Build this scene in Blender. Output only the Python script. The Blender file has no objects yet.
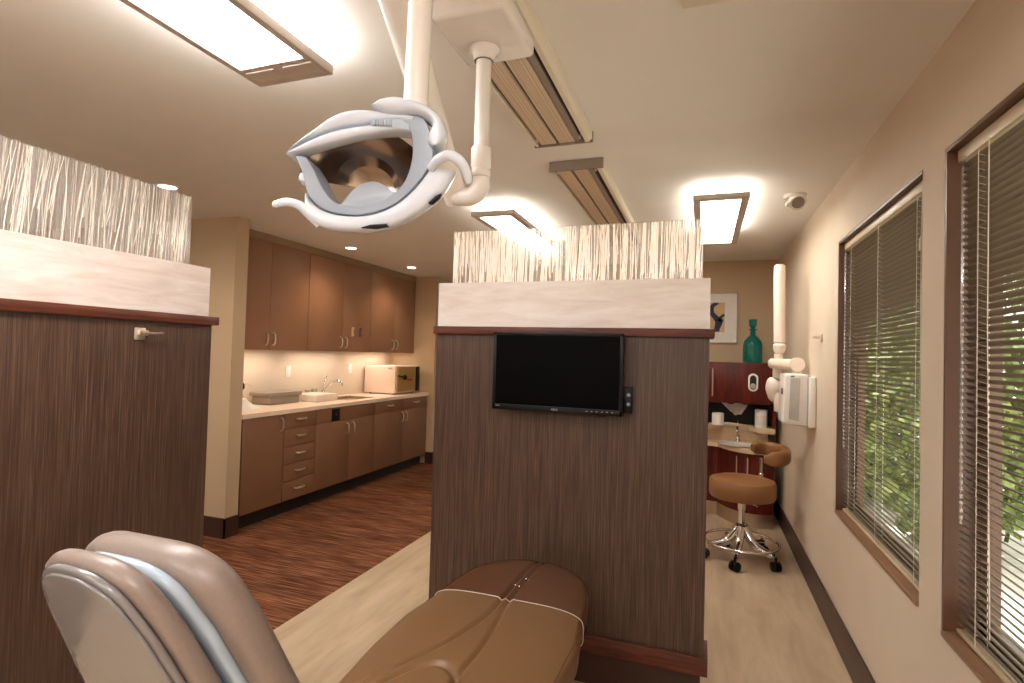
import bpy, bmesh, math, random
from mathutils import Vector, Matrix
random.seed(7)
sc = bpy.context.scene
COL = sc.collection
PI = math.pi
V = Vector

def srgb(r, g, b):
    f = lambda c: (c/255/12.92) if c/255 <= .04045 else ((c/255+.055)/1.055)**2.4
    return (f(r), f(g), f(b), 1)

# ------------------------------------------------------------------ materials
def new_mat(name):
    m = bpy.data.materials.new(name); m.use_nodes = True
    nt = m.node_tree; nt.nodes.clear()
    out = nt.nodes.new('ShaderNodeOutputMaterial')
    return m, nt, out
def N(nt, t, **kw):
    n = nt.nodes.new(t)
    for k, v in kw.items():
        if k in n.inputs: n.inputs[k].default_value = v
        else: setattr(n, k, v)
    return n
def coords(nt, scale, rot=(0, 0, 0)):
    tc = N(nt, 'ShaderNodeTexCoord'); mp = N(nt, 'ShaderNodeMapping')
    mp.inputs['Scale'].default_value = scale; mp.inputs['Rotation'].default_value = rot
    nt.links.new(tc.outputs['Object'], mp.inputs['Vector']); return mp
def ramp(nt, stops):
    r = N(nt, 'ShaderNodeValToRGB'); e = r.color_ramp.elements
    while len(e) < len(stops): e.new(.5)
    for i, (p, c) in enumerate(stops): e[i].position = p; e[i].color = c
    return r
def plain(name, c, rough=.5, metal=0, var=.05, scale=30, bump=0, coat=0, spec=.5, sheen=0):
    m, nt, out = new_mat(name)
    p = N(nt, 'ShaderNodeBsdfPrincipled'); mp = coords(nt, (scale,)*3)
    n = N(nt, 'ShaderNodeTexNoise', Scale=1.0, Detail=4.0)
    nt.links.new(mp.outputs[0], n.inputs['Vector'])
    a = tuple(x*(1-var) for x in c[:3])+(1,); b = tuple(min(1, x*(1+var)) for x in c[:3])+(1,)
    r = ramp(nt, [(.3, a), (.7, b)])
    nt.links.new(n.outputs['Fac'], r.inputs[0]); nt.links.new(r.outputs[0], p.inputs['Base Color'])
    p.inputs['Roughness'].default_value = rough; p.inputs['Metallic'].default_value = metal
    p.inputs['Coat Weight'].default_value = coat; p.inputs['Specular IOR Level'].default_value = spec
    if bump:
        b_ = N(nt, 'ShaderNodeBump', Strength=bump, Distance=.002)
        nt.links.new(n.outputs['Fac'], b_.inputs['Height']); nt.links.new(b_.outputs[0], p.inputs['Normal'])
    nt.links.new(p.outputs[0], out.inputs[0]); return m
def grain(name, stops, scale, rough=.4, detail=6, dist=0., bump=0, coat=0, spec=.5, big=None):
    m, nt, out = new_mat(name)
    p = N(nt, 'ShaderNodeBsdfPrincipled'); mp = coords(nt, scale)
    n = N(nt, 'ShaderNodeTexNoise', Scale=1.0, Detail=float(detail), Distortion=dist, Roughness=.6)
    nt.links.new(mp.outputs[0], n.inputs['Vector'])
    r = ramp(nt, stops); nt.links.new(n.outputs['Fac'], r.inputs[0])
    col = r.outputs[0]
    if big:
        mp2 = coords(nt, big[0]); n2 = N(nt, 'ShaderNodeTexNoise', Scale=1.0, Detail=3.0)
        nt.links.new(mp2.outputs[0], n2.inputs['Vector'])
        r2 = ramp(nt, [(.35, (big[1],)*3+(1,)), (.65, (1, 1, 1, 1))])
        nt.links.new(n2.outputs['Fac'], r2.inputs[0])
        mx = N(nt, 'ShaderNodeMix', data_type='RGBA', blend_type='MULTIPLY'); mx.inputs[0].default_value = 1
        nt.links.new(col, mx.inputs[6]); nt.links.new(r2.outputs[0], mx.inputs[7]); col = mx.outputs[2]
    nt.links.new(col, p.inputs['Base Color'])
    p.inputs['Roughness'].default_value = rough; p.inputs['Coat Weight'].default_value = coat
    p.inputs['Specular IOR Level'].default_value = spec
    if bump:
        b_ = N(nt, 'ShaderNodeBump', Strength=bump, Distance=.002)
        nt.links.new(n.outputs['Fac'], b_.inputs['Height']); nt.links.new(b_.outputs[0], p.inputs['Normal'])
    nt.links.new(p.outputs[0], out.inputs[0]); return m
def emit(name, c, s):
    m, nt, out = new_mat(name)
    e = N(nt, 'ShaderNodeEmission', Color=c, Strength=s); nt.links.new(e.outputs[0], out.inputs[0]); return m
def glassy(name, c, rough=.02, alpha=.85):
    m, nt, out = new_mat(name)
    t = N(nt, 'ShaderNodeBsdfTransparent', Color=c); g = N(nt, 'ShaderNodeBsdfGlossy', Roughness=rough)
    mx = N(nt, 'ShaderNodeMixShader'); mx.inputs[0].default_value = 1-alpha
    nt.links.new(t.outputs[0], mx.inputs[1]); nt.links.new(g.outputs[0], mx.inputs[2])
    nt.links.new(mx.outputs[0], out.inputs[0]); return m

M = {}
M['wall'] = plain('wall_paint', srgb(212, 195, 173), .75, var=.02, scale=4, bump=.05)
M['wall_tan'] = plain('wall_paint_tan', srgb(192, 167, 136), .75, var=.02, scale=4)
M['ceiling'] = plain('ceiling_paint', srgb(231, 227, 220), .85, var=.02, scale=3)
M['base'] = plain('rubber_base', srgb(62, 38, 28), .45, var=.08, scale=10)
M['vinyl'] = grain('vinyl_plank', [(.3, srgb(166, 142, 114)), (.5, srgb(182, 158, 130)), (.7, srgb(196, 173, 146))], (9, 1.6, 1), .42, 5, .4, big=((5, .8, 1), .9))
M['carpet'] = grain('carpet_streak', [(.32, srgb(62, 36, 24)), (.48, srgb(108, 66, 44)), (.6, srgb(144, 96, 68)), (.74, srgb(182, 134, 102))], (3.6, 88, 1), .95, 5, .2, bump=.5, spec=.1, big=((1.2, 7, 1), .62))
M['panel'] = grain('dark_laminate', [(.32, srgb(52, 31, 20)), (.5, srgb(71, 48, 35)), (.62, srgb(86, 64, 50)), (.75, srgb(106, 85, 71))], (330, 330, 4.5), .42, 3, .1, bump=.12, big=((90, 90, 2), .86))
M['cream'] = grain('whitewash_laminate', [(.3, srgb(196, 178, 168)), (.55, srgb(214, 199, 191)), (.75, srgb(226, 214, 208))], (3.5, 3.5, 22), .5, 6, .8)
M['cream_lit'] = grain('whitewash_laminate_lit', [(.3, srgb(222, 207, 198)), (.55, srgb(238, 227, 220)), (.75, srgb(246, 238, 233))], (3.5, 3.5, 22), .5, 6, .8)  # same cream laminate with extra light painted in, for the centre partition
M['trim'] = grain('cherry_trim', [(.3, srgb(62, 28, 18)), (.55, srgb(90, 44, 30)), (.75, srgb(110, 60, 42))], (4, 4, 60), .45, 5, .5, spec=.35)
M['cherry'] = grain('mahogany_veneer', [(.3, srgb(52, 10, 6)), (.55, srgb(84, 22, 12)), (.75, srgb(108, 38, 20))], (14, 14, 2.2), .4, 5, 1.0, coat=.05, spec=.3)
M['cab'] = plain('cabinet_laminate', srgb(126, 88, 64), .42, var=.03, scale=6)
M['cab_up'] = plain('cabinet_laminate_upper', srgb(146, 106, 80), .45, var=.03, scale=6)
M['cab_edge'] = plain('cabinet_carcass', srgb(92, 62, 46), .5, var=.03)
M['counter'] = plain('cream_worktop', srgb(236, 212, 190), .3, var=.04, scale=60)
M['stone'] = plain('beige_counter', srgb(208, 180, 146), .35, var=.06, scale=40)
M['dark'] = plain('toe_kick_black', srgb(22, 15, 12), .6)
M['black'] = plain('black_plastic', srgb(9, 8, 9), .45, spec=.25)
M['screen'] = plain('black_screen', srgb(5, 4, 5), .4, var=.02, spec=.04)
M['nickel'] = plain('satin_nickel', srgb(228, 216, 200), .3, .9, .03)
M['chrome'] = plain('chrome', srgb(225, 222, 220), .1, 1, .02)
M['steel'] = plain('brushed_steel', srgb(196, 178, 158), .35, 1, .05)
M['alu'] = plain('white_enamel_rail', srgb(224, 214, 194), .4, 0, .02)
M['white'] = plain('white_plastic', srgb(238, 232, 226), .25, 0, .015, coat=.2)
M['cool_white'] = plain('gloss_white_lamp', srgb(222, 230, 244), .16, 0, .01, coat=.4)
M['lamp_grey'] = plain('lamp_grey_plastic', srgb(146, 156, 172), .3, 0, .02)
M['blue_grey'] = plain('blue_grey_plastic', srgb(172, 186, 200), .25, 0, .02)
M['shell'] = plain('pale_grey_shell', srgb(124, 119, 118), .2, 0, .02, coat=.5)
M['leather'] = plain('tan_leather', srgb(116, 84, 54), .4, 0, .05, 220, .08)
M['leather_grey'] = plain('taupe_leather', srgb(130, 114, 106), .36, 0, .04, 220, .08)
M['leather_dark'] = plain('seam_leather', srgb(96, 60, 34), .5, 0, .05)
M['stool_leather'] = plain('stool_vinyl', srgb(136, 92, 54), .4, 0, .04, 120, .05)
M['track_tan'] = grain('ribbed_track_tan', [(.42, srgb(178, 156, 130)), (.58, srgb(222, 202, 176))], (260, .01, .01), .5, 1)
M['bronze'] = plain('taupe_metal_frame', srgb(186, 172, 160), .45, 0, .03)
M['grey_metal'] = plain('grey_end_plate', srgb(140, 126, 116), .5, 0, .03)
M['win_frame'] = plain('brown_window_frame', srgb(98, 66, 46), .4, 0, .05)
M['sill'] = plain('brown_sill', srgb(136, 102, 76), .35, 0, .05)
M['slat'] = plain('taupe_slat', srgb(118, 101, 80), .4, 0, .03)
M['head_rail'] = plain('beige_headrail', srgb(206, 184, 150), .4, 0, .02)
M['cord'] = plain('white_cord', srgb(226, 218, 200), .6, 0, .02)
M['panel_light'] = emit('warm_diffuser', (1, .975, .945, 1), 22.5)
M['panel_far'] = emit('warm_diffuser_far', (1, .95, .87, 1), 15.0)
M['up_far'] = emit('warm_uplight_far', (1, .95, .86, 1), 13.0)
M['up_light'] = emit('warm_uplight', (1, .985, .96, 1), 36.0)
M['can_light'] = emit('warm_downlight', (1, .85, .62, 1), 14.0)
M['glass'] = glassy('window_glass', (.97, .99, .98, 1), .01, .94)
M['clear'] = glassy('clear_shield', (.95, .96, .97, 1), .05, .9)
M['wand'] = glassy('clear_wand', (.92, .92, .9, 1), .08, .7)
M['cup'] = glassy('pale_green_cup', (.88, .94, .9, 1), .1, .85)
M['cover'] = glassy('clear_chair_cover', (.84, .74, .72, 1), .18, .86)
M['paper'] = plain('white_paper', srgb(238, 232, 224), .8, 0, .03)
M['red'] = plain('red_device', srgb(150, 30, 20), .4)
M['purple'] = plain('purple_tag', srgb(96, 72, 110), .4)
M['rail_white'] = plain('xray_enamel', srgb(232, 216, 200), .3, 0, .02)
M['leaf'] = grain('leaf_green', [(.3, srgb(64, 80, 36)), (.55, srgb(124, 140, 74)), (.75, srgb(190, 196, 130))], (9, 9, 9), .6, 3)
M['bark'] = plain('brown_post_paint', srgb(72, 50, 38), .7, 0, .15, 8)
M['gravel'] = plain('pale_paving', srgb(214, 206, 196), .9, 0, .12, 12)
M['mulch'] = plain('bark_mulch', srgb(140, 112, 98), .95, 0, .35, 25)

def acrylic(lo=.05, hi=.3):
    m, nt, out = new_mat('milky_resin')
    t = N(nt, 'ShaderNodeBsdfTransparent', Color=(.99, .985, .98, 1))
    tr = N(nt, 'ShaderNodeBsdfTranslucent', Color=(.97, .96, .94, 1))
    d = N(nt, 'ShaderNodeBsdfDiffuse', Color=(.9, .87, .83, 1))
    g = N(nt, 'ShaderNodeBsdfGlossy', Roughness=.12)
    mp = coords(nt, (170, 170, 5)); n = N(nt, 'ShaderNodeTexNoise', Scale=1.0, Detail=3.0)
    nt.links.new(mp.outputs[0], n.inputs['Vector'])
    r = ramp(nt, [(.35, (lo,)*3+(1,)), (.7, (hi,)*3+(1,))]); nt.links.new(n.outputs['Fac'], r.inputs[0])
    a = N(nt, 'ShaderNodeMixShader'); a.inputs[0].default_value = .4
    nt.links.new(tr.outputs[0], a.inputs[1]); nt.links.new(d.outputs[0], a.inputs[2])
    b = N(nt, 'ShaderNodeMixShader'); nt.links.new(r.outputs[0], b.inputs[0])
    nt.links.new(t.outputs[0], b.inputs[1]); nt.links.new(a.outputs[0], b.inputs[2])
    c = N(nt, 'ShaderNodeMixShader'); c.inputs[0].default_value = .04
    nt.links.new(b.outputs[0], c.inputs[1]); nt.links.new(g.outputs[0], c.inputs[2])
    nt.links.new(c.outputs[0], out.inputs[0]); return m
M['resin'] = acrylic(); M['resin_milky'] = acrylic(.1, .36)
def reedmat():
    m, nt, out = new_mat('white_reed_boosted')
    d = N(nt, 'ShaderNodeBsdfDiffuse', Color=(.72, .71, .69, 1)); t = N(nt, 'ShaderNodeBsdfTranslucent', Color=(.85, .84, .82, 1))
    mx = N(nt, 'ShaderNodeAddShader'); nt.links.new(d.outputs[0], mx.inputs[0]); nt.links.new(t.outputs[0], mx.inputs[1])  # summed past full albedo, puts a backlit brightness into the reeds
    nt.links.new(mx.outputs[0], out.inputs[0]); return m
M['reed'] = reedmat()
M['reed_soft'] = plain('soft_reed', srgb(248, 240, 230), .5, 0, .04)
def mirror_amber():
    m, nt, out = new_mat('amber_reflector')
    p = N(nt, 'ShaderNodeBsdfPrincipled', Metallic=1.0, Roughness=.22)
    mp = coords(nt, (20, 20, 20)); n = N(nt, 'ShaderNodeTexNoise', Scale=1.0)
    nt.links.new(mp.outputs[0], n.inputs['Vector'])
    r = ramp(nt, [(.3, srgb(146, 128, 114)), (.7, srgb(158, 140, 124))]); nt.links.new(n.outputs['Fac'], r.inputs[0])
    nt.links.new(r.outputs[0], p.inputs['Base Color']); nt.links.new(p.outputs[0], out.inputs[0]); return m
M['amber'] = mirror_amber()
def green_glass():
    m, nt, out = new_mat('teal_glass')
    p = N(nt, 'ShaderNodeBsdfPrincipled', Roughness=.04); p.inputs['Base Color'].default_value = srgb(30, 138, 130)
    p.inputs['Transmission Weight'].default_value = .55
    t = N(nt, 'ShaderNodeBsdfTransparent', Color=(.12, .6, .55, 1)); mx = N(nt, 'ShaderNodeMixShader'); mx.inputs[0].default_value = .35
    nt.links.new(p.outputs[0], mx.inputs[1]); nt.links.new(t.outputs[0], mx.inputs[2]); nt.links.new(mx.outputs[0], out.inputs[0]); return m
M['teal'] = green_glass()

# ------------------------------------------------------------------ mesh builder
ROOT = {}
class MB:
    def __init__(s): s.bm = bmesh.new()
    def box(s, x0, x1, y0, y1, z0, z1, bev=0, seg=2):
        return s.obox(V(((x0+x1)/2, (y0+y1)/2, (z0+z1)/2)), V((1, 0, 0)), V((0, 1, 0)), V((0, 0, 1)), abs(x1-x0)/2, abs(y1-y0)/2, abs(z1-z0)/2, bev, seg)
    def obox(s, c, U, Vv, W, a, b, d, bev=0, seg=2):
        vs = [s.bm.verts.new(c+U*(a*i)+Vv*(b*j)+W*(d*k)) for i in (-1, 1) for j in (-1, 1) for k in (-1, 1)]
        F = [(0, 1, 3, 2), (4, 6, 7, 5), (0, 4, 5, 1), (2, 3, 7, 6), (0, 2, 6, 4), (1, 5, 7, 3)]
        fs = [s.bm.faces.new([vs[i] for i in f]) for f in F]
        if bev:
            es = list({e for f in fs for e in f.edges})
            bmesh.ops.bevel(s.bm, geom=es, offset=bev, segments=seg, profile=.5, affect='EDGES')
        return s
    def rings(s, rs, closed=False, cap=True):
        R = [[s.bm.verts.new(p) for p in r] for r in rs]; n = len(R[0])
        L = len(R)
        for i in range(L if closed else L-1):
            a, b = R[i], R[(i+1) % L]
            for j in range(n):
                try: s.bm.faces.new((a[j], a[(j+1) % n], b[(j+1) % n], b[j]))
                except ValueError: pass
        if cap and not closed:
            for r in (R[0][::-1], R[-1]):
                try: s.bm.faces.new(r)
                except ValueError: pass
        return s
    def tube(s, pts, r, n=12, closed=False, flat=1.0):
        pts = [V(p) for p in pts]; L = len(pts)
        rr = r if isinstance(r, (list, tuple)) else [r]*L
        rs = []; up = None
        for i, p in enumerate(pts):
            t = (pts[(i+1) % L]-pts[i-1]) if closed else (pts[min(i+1, L-1)]-pts[max(i-1, 0)])
            t.normalize()
            if up is None:
                up = t.cross(V((0, 0, 1)));
                if up.length < .1: up = t.cross(V((1, 0, 0)))
            up = (up-t*up.dot(t)).normalized(); w = t.cross(up)
            rs.append([p+up*(rr[i]*math.cos(2*PI*k/n))+w*(rr[i]*flat*math.sin(2*PI*k/n)) for k in range(n)])
        return s.rings(rs, closed)
    def cyl(s, a, b, r0, r1=None, n=20): return s.tube([a, b], [r0, r0 if r1 is None else r1], n)
    def lathe(s, c, prof, n=32, axis=V((0, 0, 1))):
        c = V(c); a = axis.normalized(); u = a.cross(V((0, 1, 0)))
        if u.length < .1: u = a.cross(V((1, 0, 0)))
        u.normalize(); w = a.cross(u)
        return s.rings([[c+a*z+u*(max(r, 1e-5)*math.cos(2*PI*k/n))+w*(max(r, 1e-5)*math.sin(2*PI*k/n)) for k in range(n)] for r, z in prof])
    def prism(s, loop, f, d0, d1, bev=0, seg=2, dome=0):
        """loop: 2-D points, f: 3-D point from (u,v,w)."""
        n = len(loop)
        a = [s.bm.verts.new(f(u, v, d0)) for u, v in loop]; b = [s.bm.verts.new(f(u, v, d1)) for u, v in loop]
        fs = [s.bm.faces.new(a[::-1]), s.bm.faces.new(b)]
        for j in range(n): fs.append(s.bm.faces.new((a[j], a[(j+1) % n], b[(j+1) % n], b[j])))
        if bev:
            es = [e for f_ in fs[:2] for e in f_.edges]
            bmesh.ops.bevel(s.bm, geom=es, offset=bev, segments=seg, profile=.5, affect='EDGES')
        return s
    def band(s, A, B, f, w0, h, back=None, n=14, ex=.5):
        """lens-shaped strip between the curves A and B (2-D, same count)."""
        hb = h if back is None else back
        rs = []
        for (a, b) in zip(A, B):
            r = []
            for k in range(n+1):
                t = k/n; q = math.sin(PI*t)**ex
                r.append(f(a[0]+(b[0]-a[0])*t, a[1]+(b[1]-a[1])*t, w0+h*q))
            for k in range(1, n):
                t = 1-k/n; q = math.sin(PI*t)**.5
                r.append(f(a[0]+(b[0]-a[0])*t, a[1]+(b[1]-a[1])*t, w0-hb*q))
            rs.append(r)
        return s.rings(rs)
    def grid(s, P, flip=False):
        R = [[s.bm.verts.new(p) for p in r] for r in P]
        for i in range(len(R)-1):
            for j in range(len(R[0])-1):
                q = (R[i][j], R[i][j+1], R[i+1][j+1], R[i+1][j])
                s.bm.faces.new(q[::-1] if flip else q)
        return s
    def build(s, name, mat, parent=None, loc=None, angle=38, smooth=True, recalc=True):
        if recalc: bmesh.ops.recalc_face_normals(s.bm, faces=s.bm.faces[:])
        off = V(ROOT[parent.name]) if parent is not None else (V(loc) if loc is not None else V((0, 0, 0)))
        if parent is None and loc is None and len(s.bm.verts):
            xs = [v.co for v in s.bm.verts]
            off = V(((min(v.x for v in xs)+max(v.x for v in xs))/2, (min(v.y for v in xs)+max(v.y for v in xs))/2, min(v.z for v in xs)))
        for v in s.bm.verts: v.co -= off
        th = math.radians(angle)
        for f in s.bm.faces: f.smooth = smooth
        for e in s.bm.edges:
            if len(e.link_faces) == 2 and e.calc_face_angle(0) > th: e.smooth = False
        me = bpy.data.meshes.new(name); s.bm.to_mesh(me); s.bm.free()
        o = bpy.data.objects.new(name, me); COL.objects.link(o)
        me.materials.append(mat)
        if parent is not None: o.parent = parent
        else: o.location = off
        ROOT[o.name] = tuple(off)
        return o
def thing(name, label, cat, loc, group=None):
    o = bpy.data.objects.new(name, None); COL.objects.link(o); o.location = loc; o.empty_display_size = .1
    o['label'] = label; o['category'] = cat
    if group: o['group'] = group
    ROOT[o.name] = tuple(loc); return o
def tag(o, label, cat, group=None):
    o['label'] = label; o['category'] = cat
    if group: o['group'] = group
    return o
def struct(o, label=None):
    o['kind'] = 'structure'
    if label: o['label'] = label
    return o
def box(*a, **k): return MB().box(*a, **k)
def catmull(P, n=8, closed=False):
    P = [V(p) for p in P]; L = len(P); out = []
    for i in range(L if closed else L-1):
        g = lambda k: P[k % L] if closed else P[max(0, min(L-1, k))]
        a, b, c, d = g(i-1), g(i), g(i+1), g(i+2)
        for k in range(n):
            t = k/n
            out.append(.5*((2*b)+(c-a)*t+(2*a-5*b+4*c-d)*t*t+(3*b-a-3*c+d)*t**3))
    if not closed: out.append(P[-1])
    return out
def resample(P, n, closed=False):
    P = [V(p) for p in P]
    if closed: P = P+[P[0]]
    d = [0]
    for a, b in zip(P, P[1:]): d.append(d[-1]+(b-a).length)
    out = []; j = 0
    for k in range(n):
        t = d[-1]*k/((n) if closed else (n-1))
        while j < len(P)-2 and d[j+1] < t: j += 1
        s_ = (t-d[j])/max(1e-9, d[j+1]-d[j]); out.append(P[j].lerp(P[j+1], min(1, s_)))
    return out
def text_mesh(body, size, name, mat, parent, origin, U, Vv, W, ext=.0004):
    cu = bpy.data.curves.new(name, 'FONT'); cu.body = body; cu.size = size; cu.extrude = ext; cu.align_x = 'CENTER'; cu.align_y = 'CENTER'
    t = bpy.data.objects.new(name+'_tmp', cu); COL.objects.link(t)
    bpy.context.view_layer.update()
    me = bpy.data.meshes.new_from_object(t.evaluated_get(bpy.context.evaluated_depsgraph_get()))
    bpy.data.objects.remove(t)
    off = V(ROOT[parent.name])
    for v in me.vertices: v.co = V(origin)+U*v.co.x+Vv*v.co.y+W*v.co.z-off
    me.materials.clear(); me.materials.append(mat)
    o = bpy.data.objects.new(name, me); COL.objects.link(o); o.parent = parent; ROOT[o.name] = tuple(off); return o

XR = .684; ZC = 2.45
# ------------------------------------------------------------------ the setting
struct(box(-2.055, XR+.15, -4, 5.95, -.06, 0).build('floor', M['vinyl'], loc=(0, 0, 0)), 'pale beige wood-look vinyl floor')
struct(box(-7, -2.057, -4, 1.298, -.06, 0).build('floor', M['vinyl'], loc=(0, 0, 0)), 'unseen floor of the neighbouring bay, made pale to bounce light')  # hidden floor, pale only to bounce light up to the ceiling
struct(box(-7, -2.057, 1.3, 9.2, -.06, 0).build('floor', M['carpet'], loc=(0, 0, 0)), 'streaky brown carpet floor')
struct(box(-2.055, XR+.15, 5.952, 9.2, -.06, 0).build('floor', M['carpet'], loc=(0, 0, 0)), 'brown carpet of the passage beyond')
struct(box(-7, XR+.15, -4, 9.2, ZC, ZC+.08).build('ceiling', M['ceiling'], loc=(0, 0, 0)))
WIN = [(2.145, 3.335, .655, 2.11), (.78, 1.97, .655, 2.11)]
w = MB(); T0, T1 = XR, XR+.13
w.box(T0, T1, -4, .78, 0, ZC).box(T0, T1, 1.97, 2.145, 0, ZC).box(T0, T1, 3.335, 5.95, 0, ZC)
for (a, b, c, d) in WIN: w.box(T0, T1, a, b, 0, c).box(T0, T1, a, b, d, ZC)
struct(w.build('wall_right', M['wall'], loc=(0, 0, 0)), 'beige painted wall with two windows')
struct(box(-2.2, XR+.13, 5.8, 5.95, 0, ZC-.001).build('wall_back', M['wall_tan'], loc=(0, 0, 0)), 'tan wall behind the corner sink')
struct(box(-7, -3.385, 3.175, 3.297, 0, ZC-.001).build('wall_stub', M['wall_tan'], loc=(0, 0, 0)), 'short wall end beside the grey brown cabinets')
struct(box(-4.1, -3.985, 3.298, 6.34, 0, ZC-.001).build('wall_left', M['wall'], loc=(0, 0, 0)), 'wall behind the worktop')
struct(box(-4.1, -3.31, 6.342, 6.9, 0, ZC-.001).build('wall_end', M['wall_tan'], loc=(0, 0, 0)), 'wall closing the cabinet run')
struct(box(-7, XR+.15, 9.0, 9.2, 0, ZC-.001).build('wall_far', M['wall_tan'], loc=(0, 0, 0)))
struct(box(-7, XR+.15, -4.15, -4, 0, ZC).build('wall_front', M['wall'], loc=(0, 0, 0)))
struct(box(-7.1, -7, -4, 9.2, 0, ZC).build('wall_side', M['wall'], loc=(0, 0, 0)))
struct(box(-3.984, -3.615, 3.299, 6.341, 2.386, ZC-.002).build('ceiling', plain('soffit_shade_tone', srgb(150, 126, 100), .85, 0, .02, 4), loc=(0, 0, 0)), 'soffit above the wall cabinets')  # ceiling's shaded tone put into the colour, as the upright face catches more light
struct(box(XR-.012, XR-.0005, -4, 5.799, 0, .17, bev=.003).build('baseboard_right', M['base'], loc=(0, 0, 0)))
struct(box(-7, -3.373, 3.163, 3.1745, 0, .15).box(-3.3845, -3.373, 3.163, 3.297, 0, .15).build('baseboard_stub', M['base'], loc=(0, 0, 0)))
struct(box(-3.4, -3.298, 6.33, 6.3415, 0, .15).box(-3.3095, -3.298, 6.33, 6.9, 0, .15).build('baseboard_end', M['base'], loc=(0, 0, 0)))
struct(box(-2.2, -.45, 5.788, 5.7995, 0, .15).build('baseboard_back', M['base'], loc=(0, 0, 0)))

# windows and their blinds
for i, (a, b, c, d) in enumerate(WIN):
    wd = bpy.data.objects.new('window_%d' % (i+1), None); COL.objects.link(wd); wd.location = (XR, (a+b)/2, c); wd['kind'] = 'structure'
    ROOT[wd.name] = tuple(wd.location)
    m = MB(); t = .012; e = .0006
    m.box(XR+.001, XR+.125, a+e, a+.003, c+e, d-e).box(XR+.001, XR+.125, b-t, b-e, c+e, d-e)
    m.box(XR+.001, XR+.125, a+t, b-t, d-t, d-e)
    for x0, x1, w_ in ((XR+.085, XR+.118, .05),):
        m.box(x0, x1, a+t, a+t+w_, c+.02, d-t).box(x0, x1, b-t-w_, b-t, c+.02, d-t).box(x0, x1, a+t, b-t, c+.02, c+.02+w_).box(x0, x1, a+t, b-t, d-t-w_, d-t)
    m.build('frame', M['win_frame'], wd, smooth=False)
    box(XR-.006, XR+.125, a+t, b-t, c+e, c+.018, bev=.003).build('sill', M['sill'], wd)
    box(XR+.098, XR+.104, a+t+.048, b-t-.048, c+.068, d-t-.048).build('glass_pane', M['glass'], wd, smooth=False)
    bl = thing('venetian_blind', ['taupe horizontal slat blind in the farther window', 'taupe horizontal slat blind in the nearer window, cut by the right edge'][i], 'blind', (XR+.04, (a+b)/2, c+.02))
    xb = XR+.042; y0, y1 = a+.02, b-.02
    box(xb-.018, xb+.018, y0, y1, d-.052, d-.014, bev=.002).build('head_rail', M['head_rail'], bl)
    box(xb-.013, xb+.013, y0, y1, c+.022, c+.034, bev=.003).build('bottom_rail', M['head_rail'], bl)
    m = MB(); z = c+.048; tilt = math.radians(31)
    while z < d-.06:
        pr = []
        for k in range(4):
            u = (k/3-.5)*.025; h = .0042*(1-(2*(k/3-.5))**2)
            pr.append((xb+u*math.cos(tilt)+h*math.sin(tilt), z-u*math.sin(tilt)+h*math.cos(tilt)))
        m.grid([[V((px, y0+.004, pz)) for px, pz in pr], [V((px, y1-.004, pz)) for px, pz in pr]])
        z += .0203
    m.build('slats', M['slat'], bl, recalc=False)
    for yy in (y0+.12, (y0+y1)/2, y1-.12):
        m = MB()
        for dx in (-.0135, .0135): m.cyl((xb+dx, yy, c+.034), (xb+dx, yy, d-.052), .0011, n=5)
        z = c+.045
        while z < d-.06: m.cyl((xb-.0135, yy, z+.005), (xb+.0135, yy, z-.006), .0006, n=4); z += .0203
        m.build('ladder_cord', M['cord'], bl)
    yw = y1-.06
    MB().tube([(xb-.022, yw, d-.05), (xb-.026, yw, d-.09), (xb-.024, yw+.004, c+.35)], .004, 8).build('tilt_wand', M['wand'], bl)
    if i == 0:
        m = MB(); m.tube([(xb-.02, y0+.05, d-.05), (xb-.021, y0+.055, d-.2), (xb-.021, y0+.05, c+.5)], .0016, 6)
        m.build('lift_cord', M['cord'], bl)
        MB().lathe((xb-.021, y0+.05, d-.26), [(.003, .05), (.008, .04), (.009, 0), (.004, -.002)], 10).build('cord_tassel', M['cord'], bl)
    else:
        MB().tube([(xb-.022, y1-.2, d-.05), (xb-.023, y1-.2, c+.9), (xb-.022, y1-.22, c+.1)], .0013, 6).build('lift_cord', M['cord'], bl)

# ------------------------------------------------------------------ partitions
def reeds(axis, a0, a1, z0, z1, pos, n, lean, sparse):
    m = MB()
    for k in range(n):
        t = random.random()
        u = a0+(a1-a0)*t
        if sparse and random.random() > (.35+.65*t): continue
        full = random.random() < .6
        za, zb = (z0+.004, z1-.002) if full else (z0+.004+random.random()*.12, z1-.002-(random.random()**2*.09 if random.random() < .35 else 0))
        if zb-za < .05: continue
        wd_ = random.uniform(.0007, .0017) if sparse else random.uniform(.0009, .0024)
        l = random.gauss(lean*.9, lean*.7) if sparse else random.gauss(0, lean); off = random.uniform(-.003, .003); bow_ = random.gauss(0, .004)
        pts = []
        for q in range(4):
            s_ = q/3; z = za+(zb-za)*s_; uu = min(max(u+l*(s_-.5)+bow_*(1-(2*s_-1)**2), a0+.004), a1-.004)
            pts.append(V((uu, pos+off, z)) if axis == 'x' else V((pos+off, uu, z)))
        m.tube(pts, [wd_, wd_*1.15, wd_*.9, wd_*.6], 6)
    return m
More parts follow.
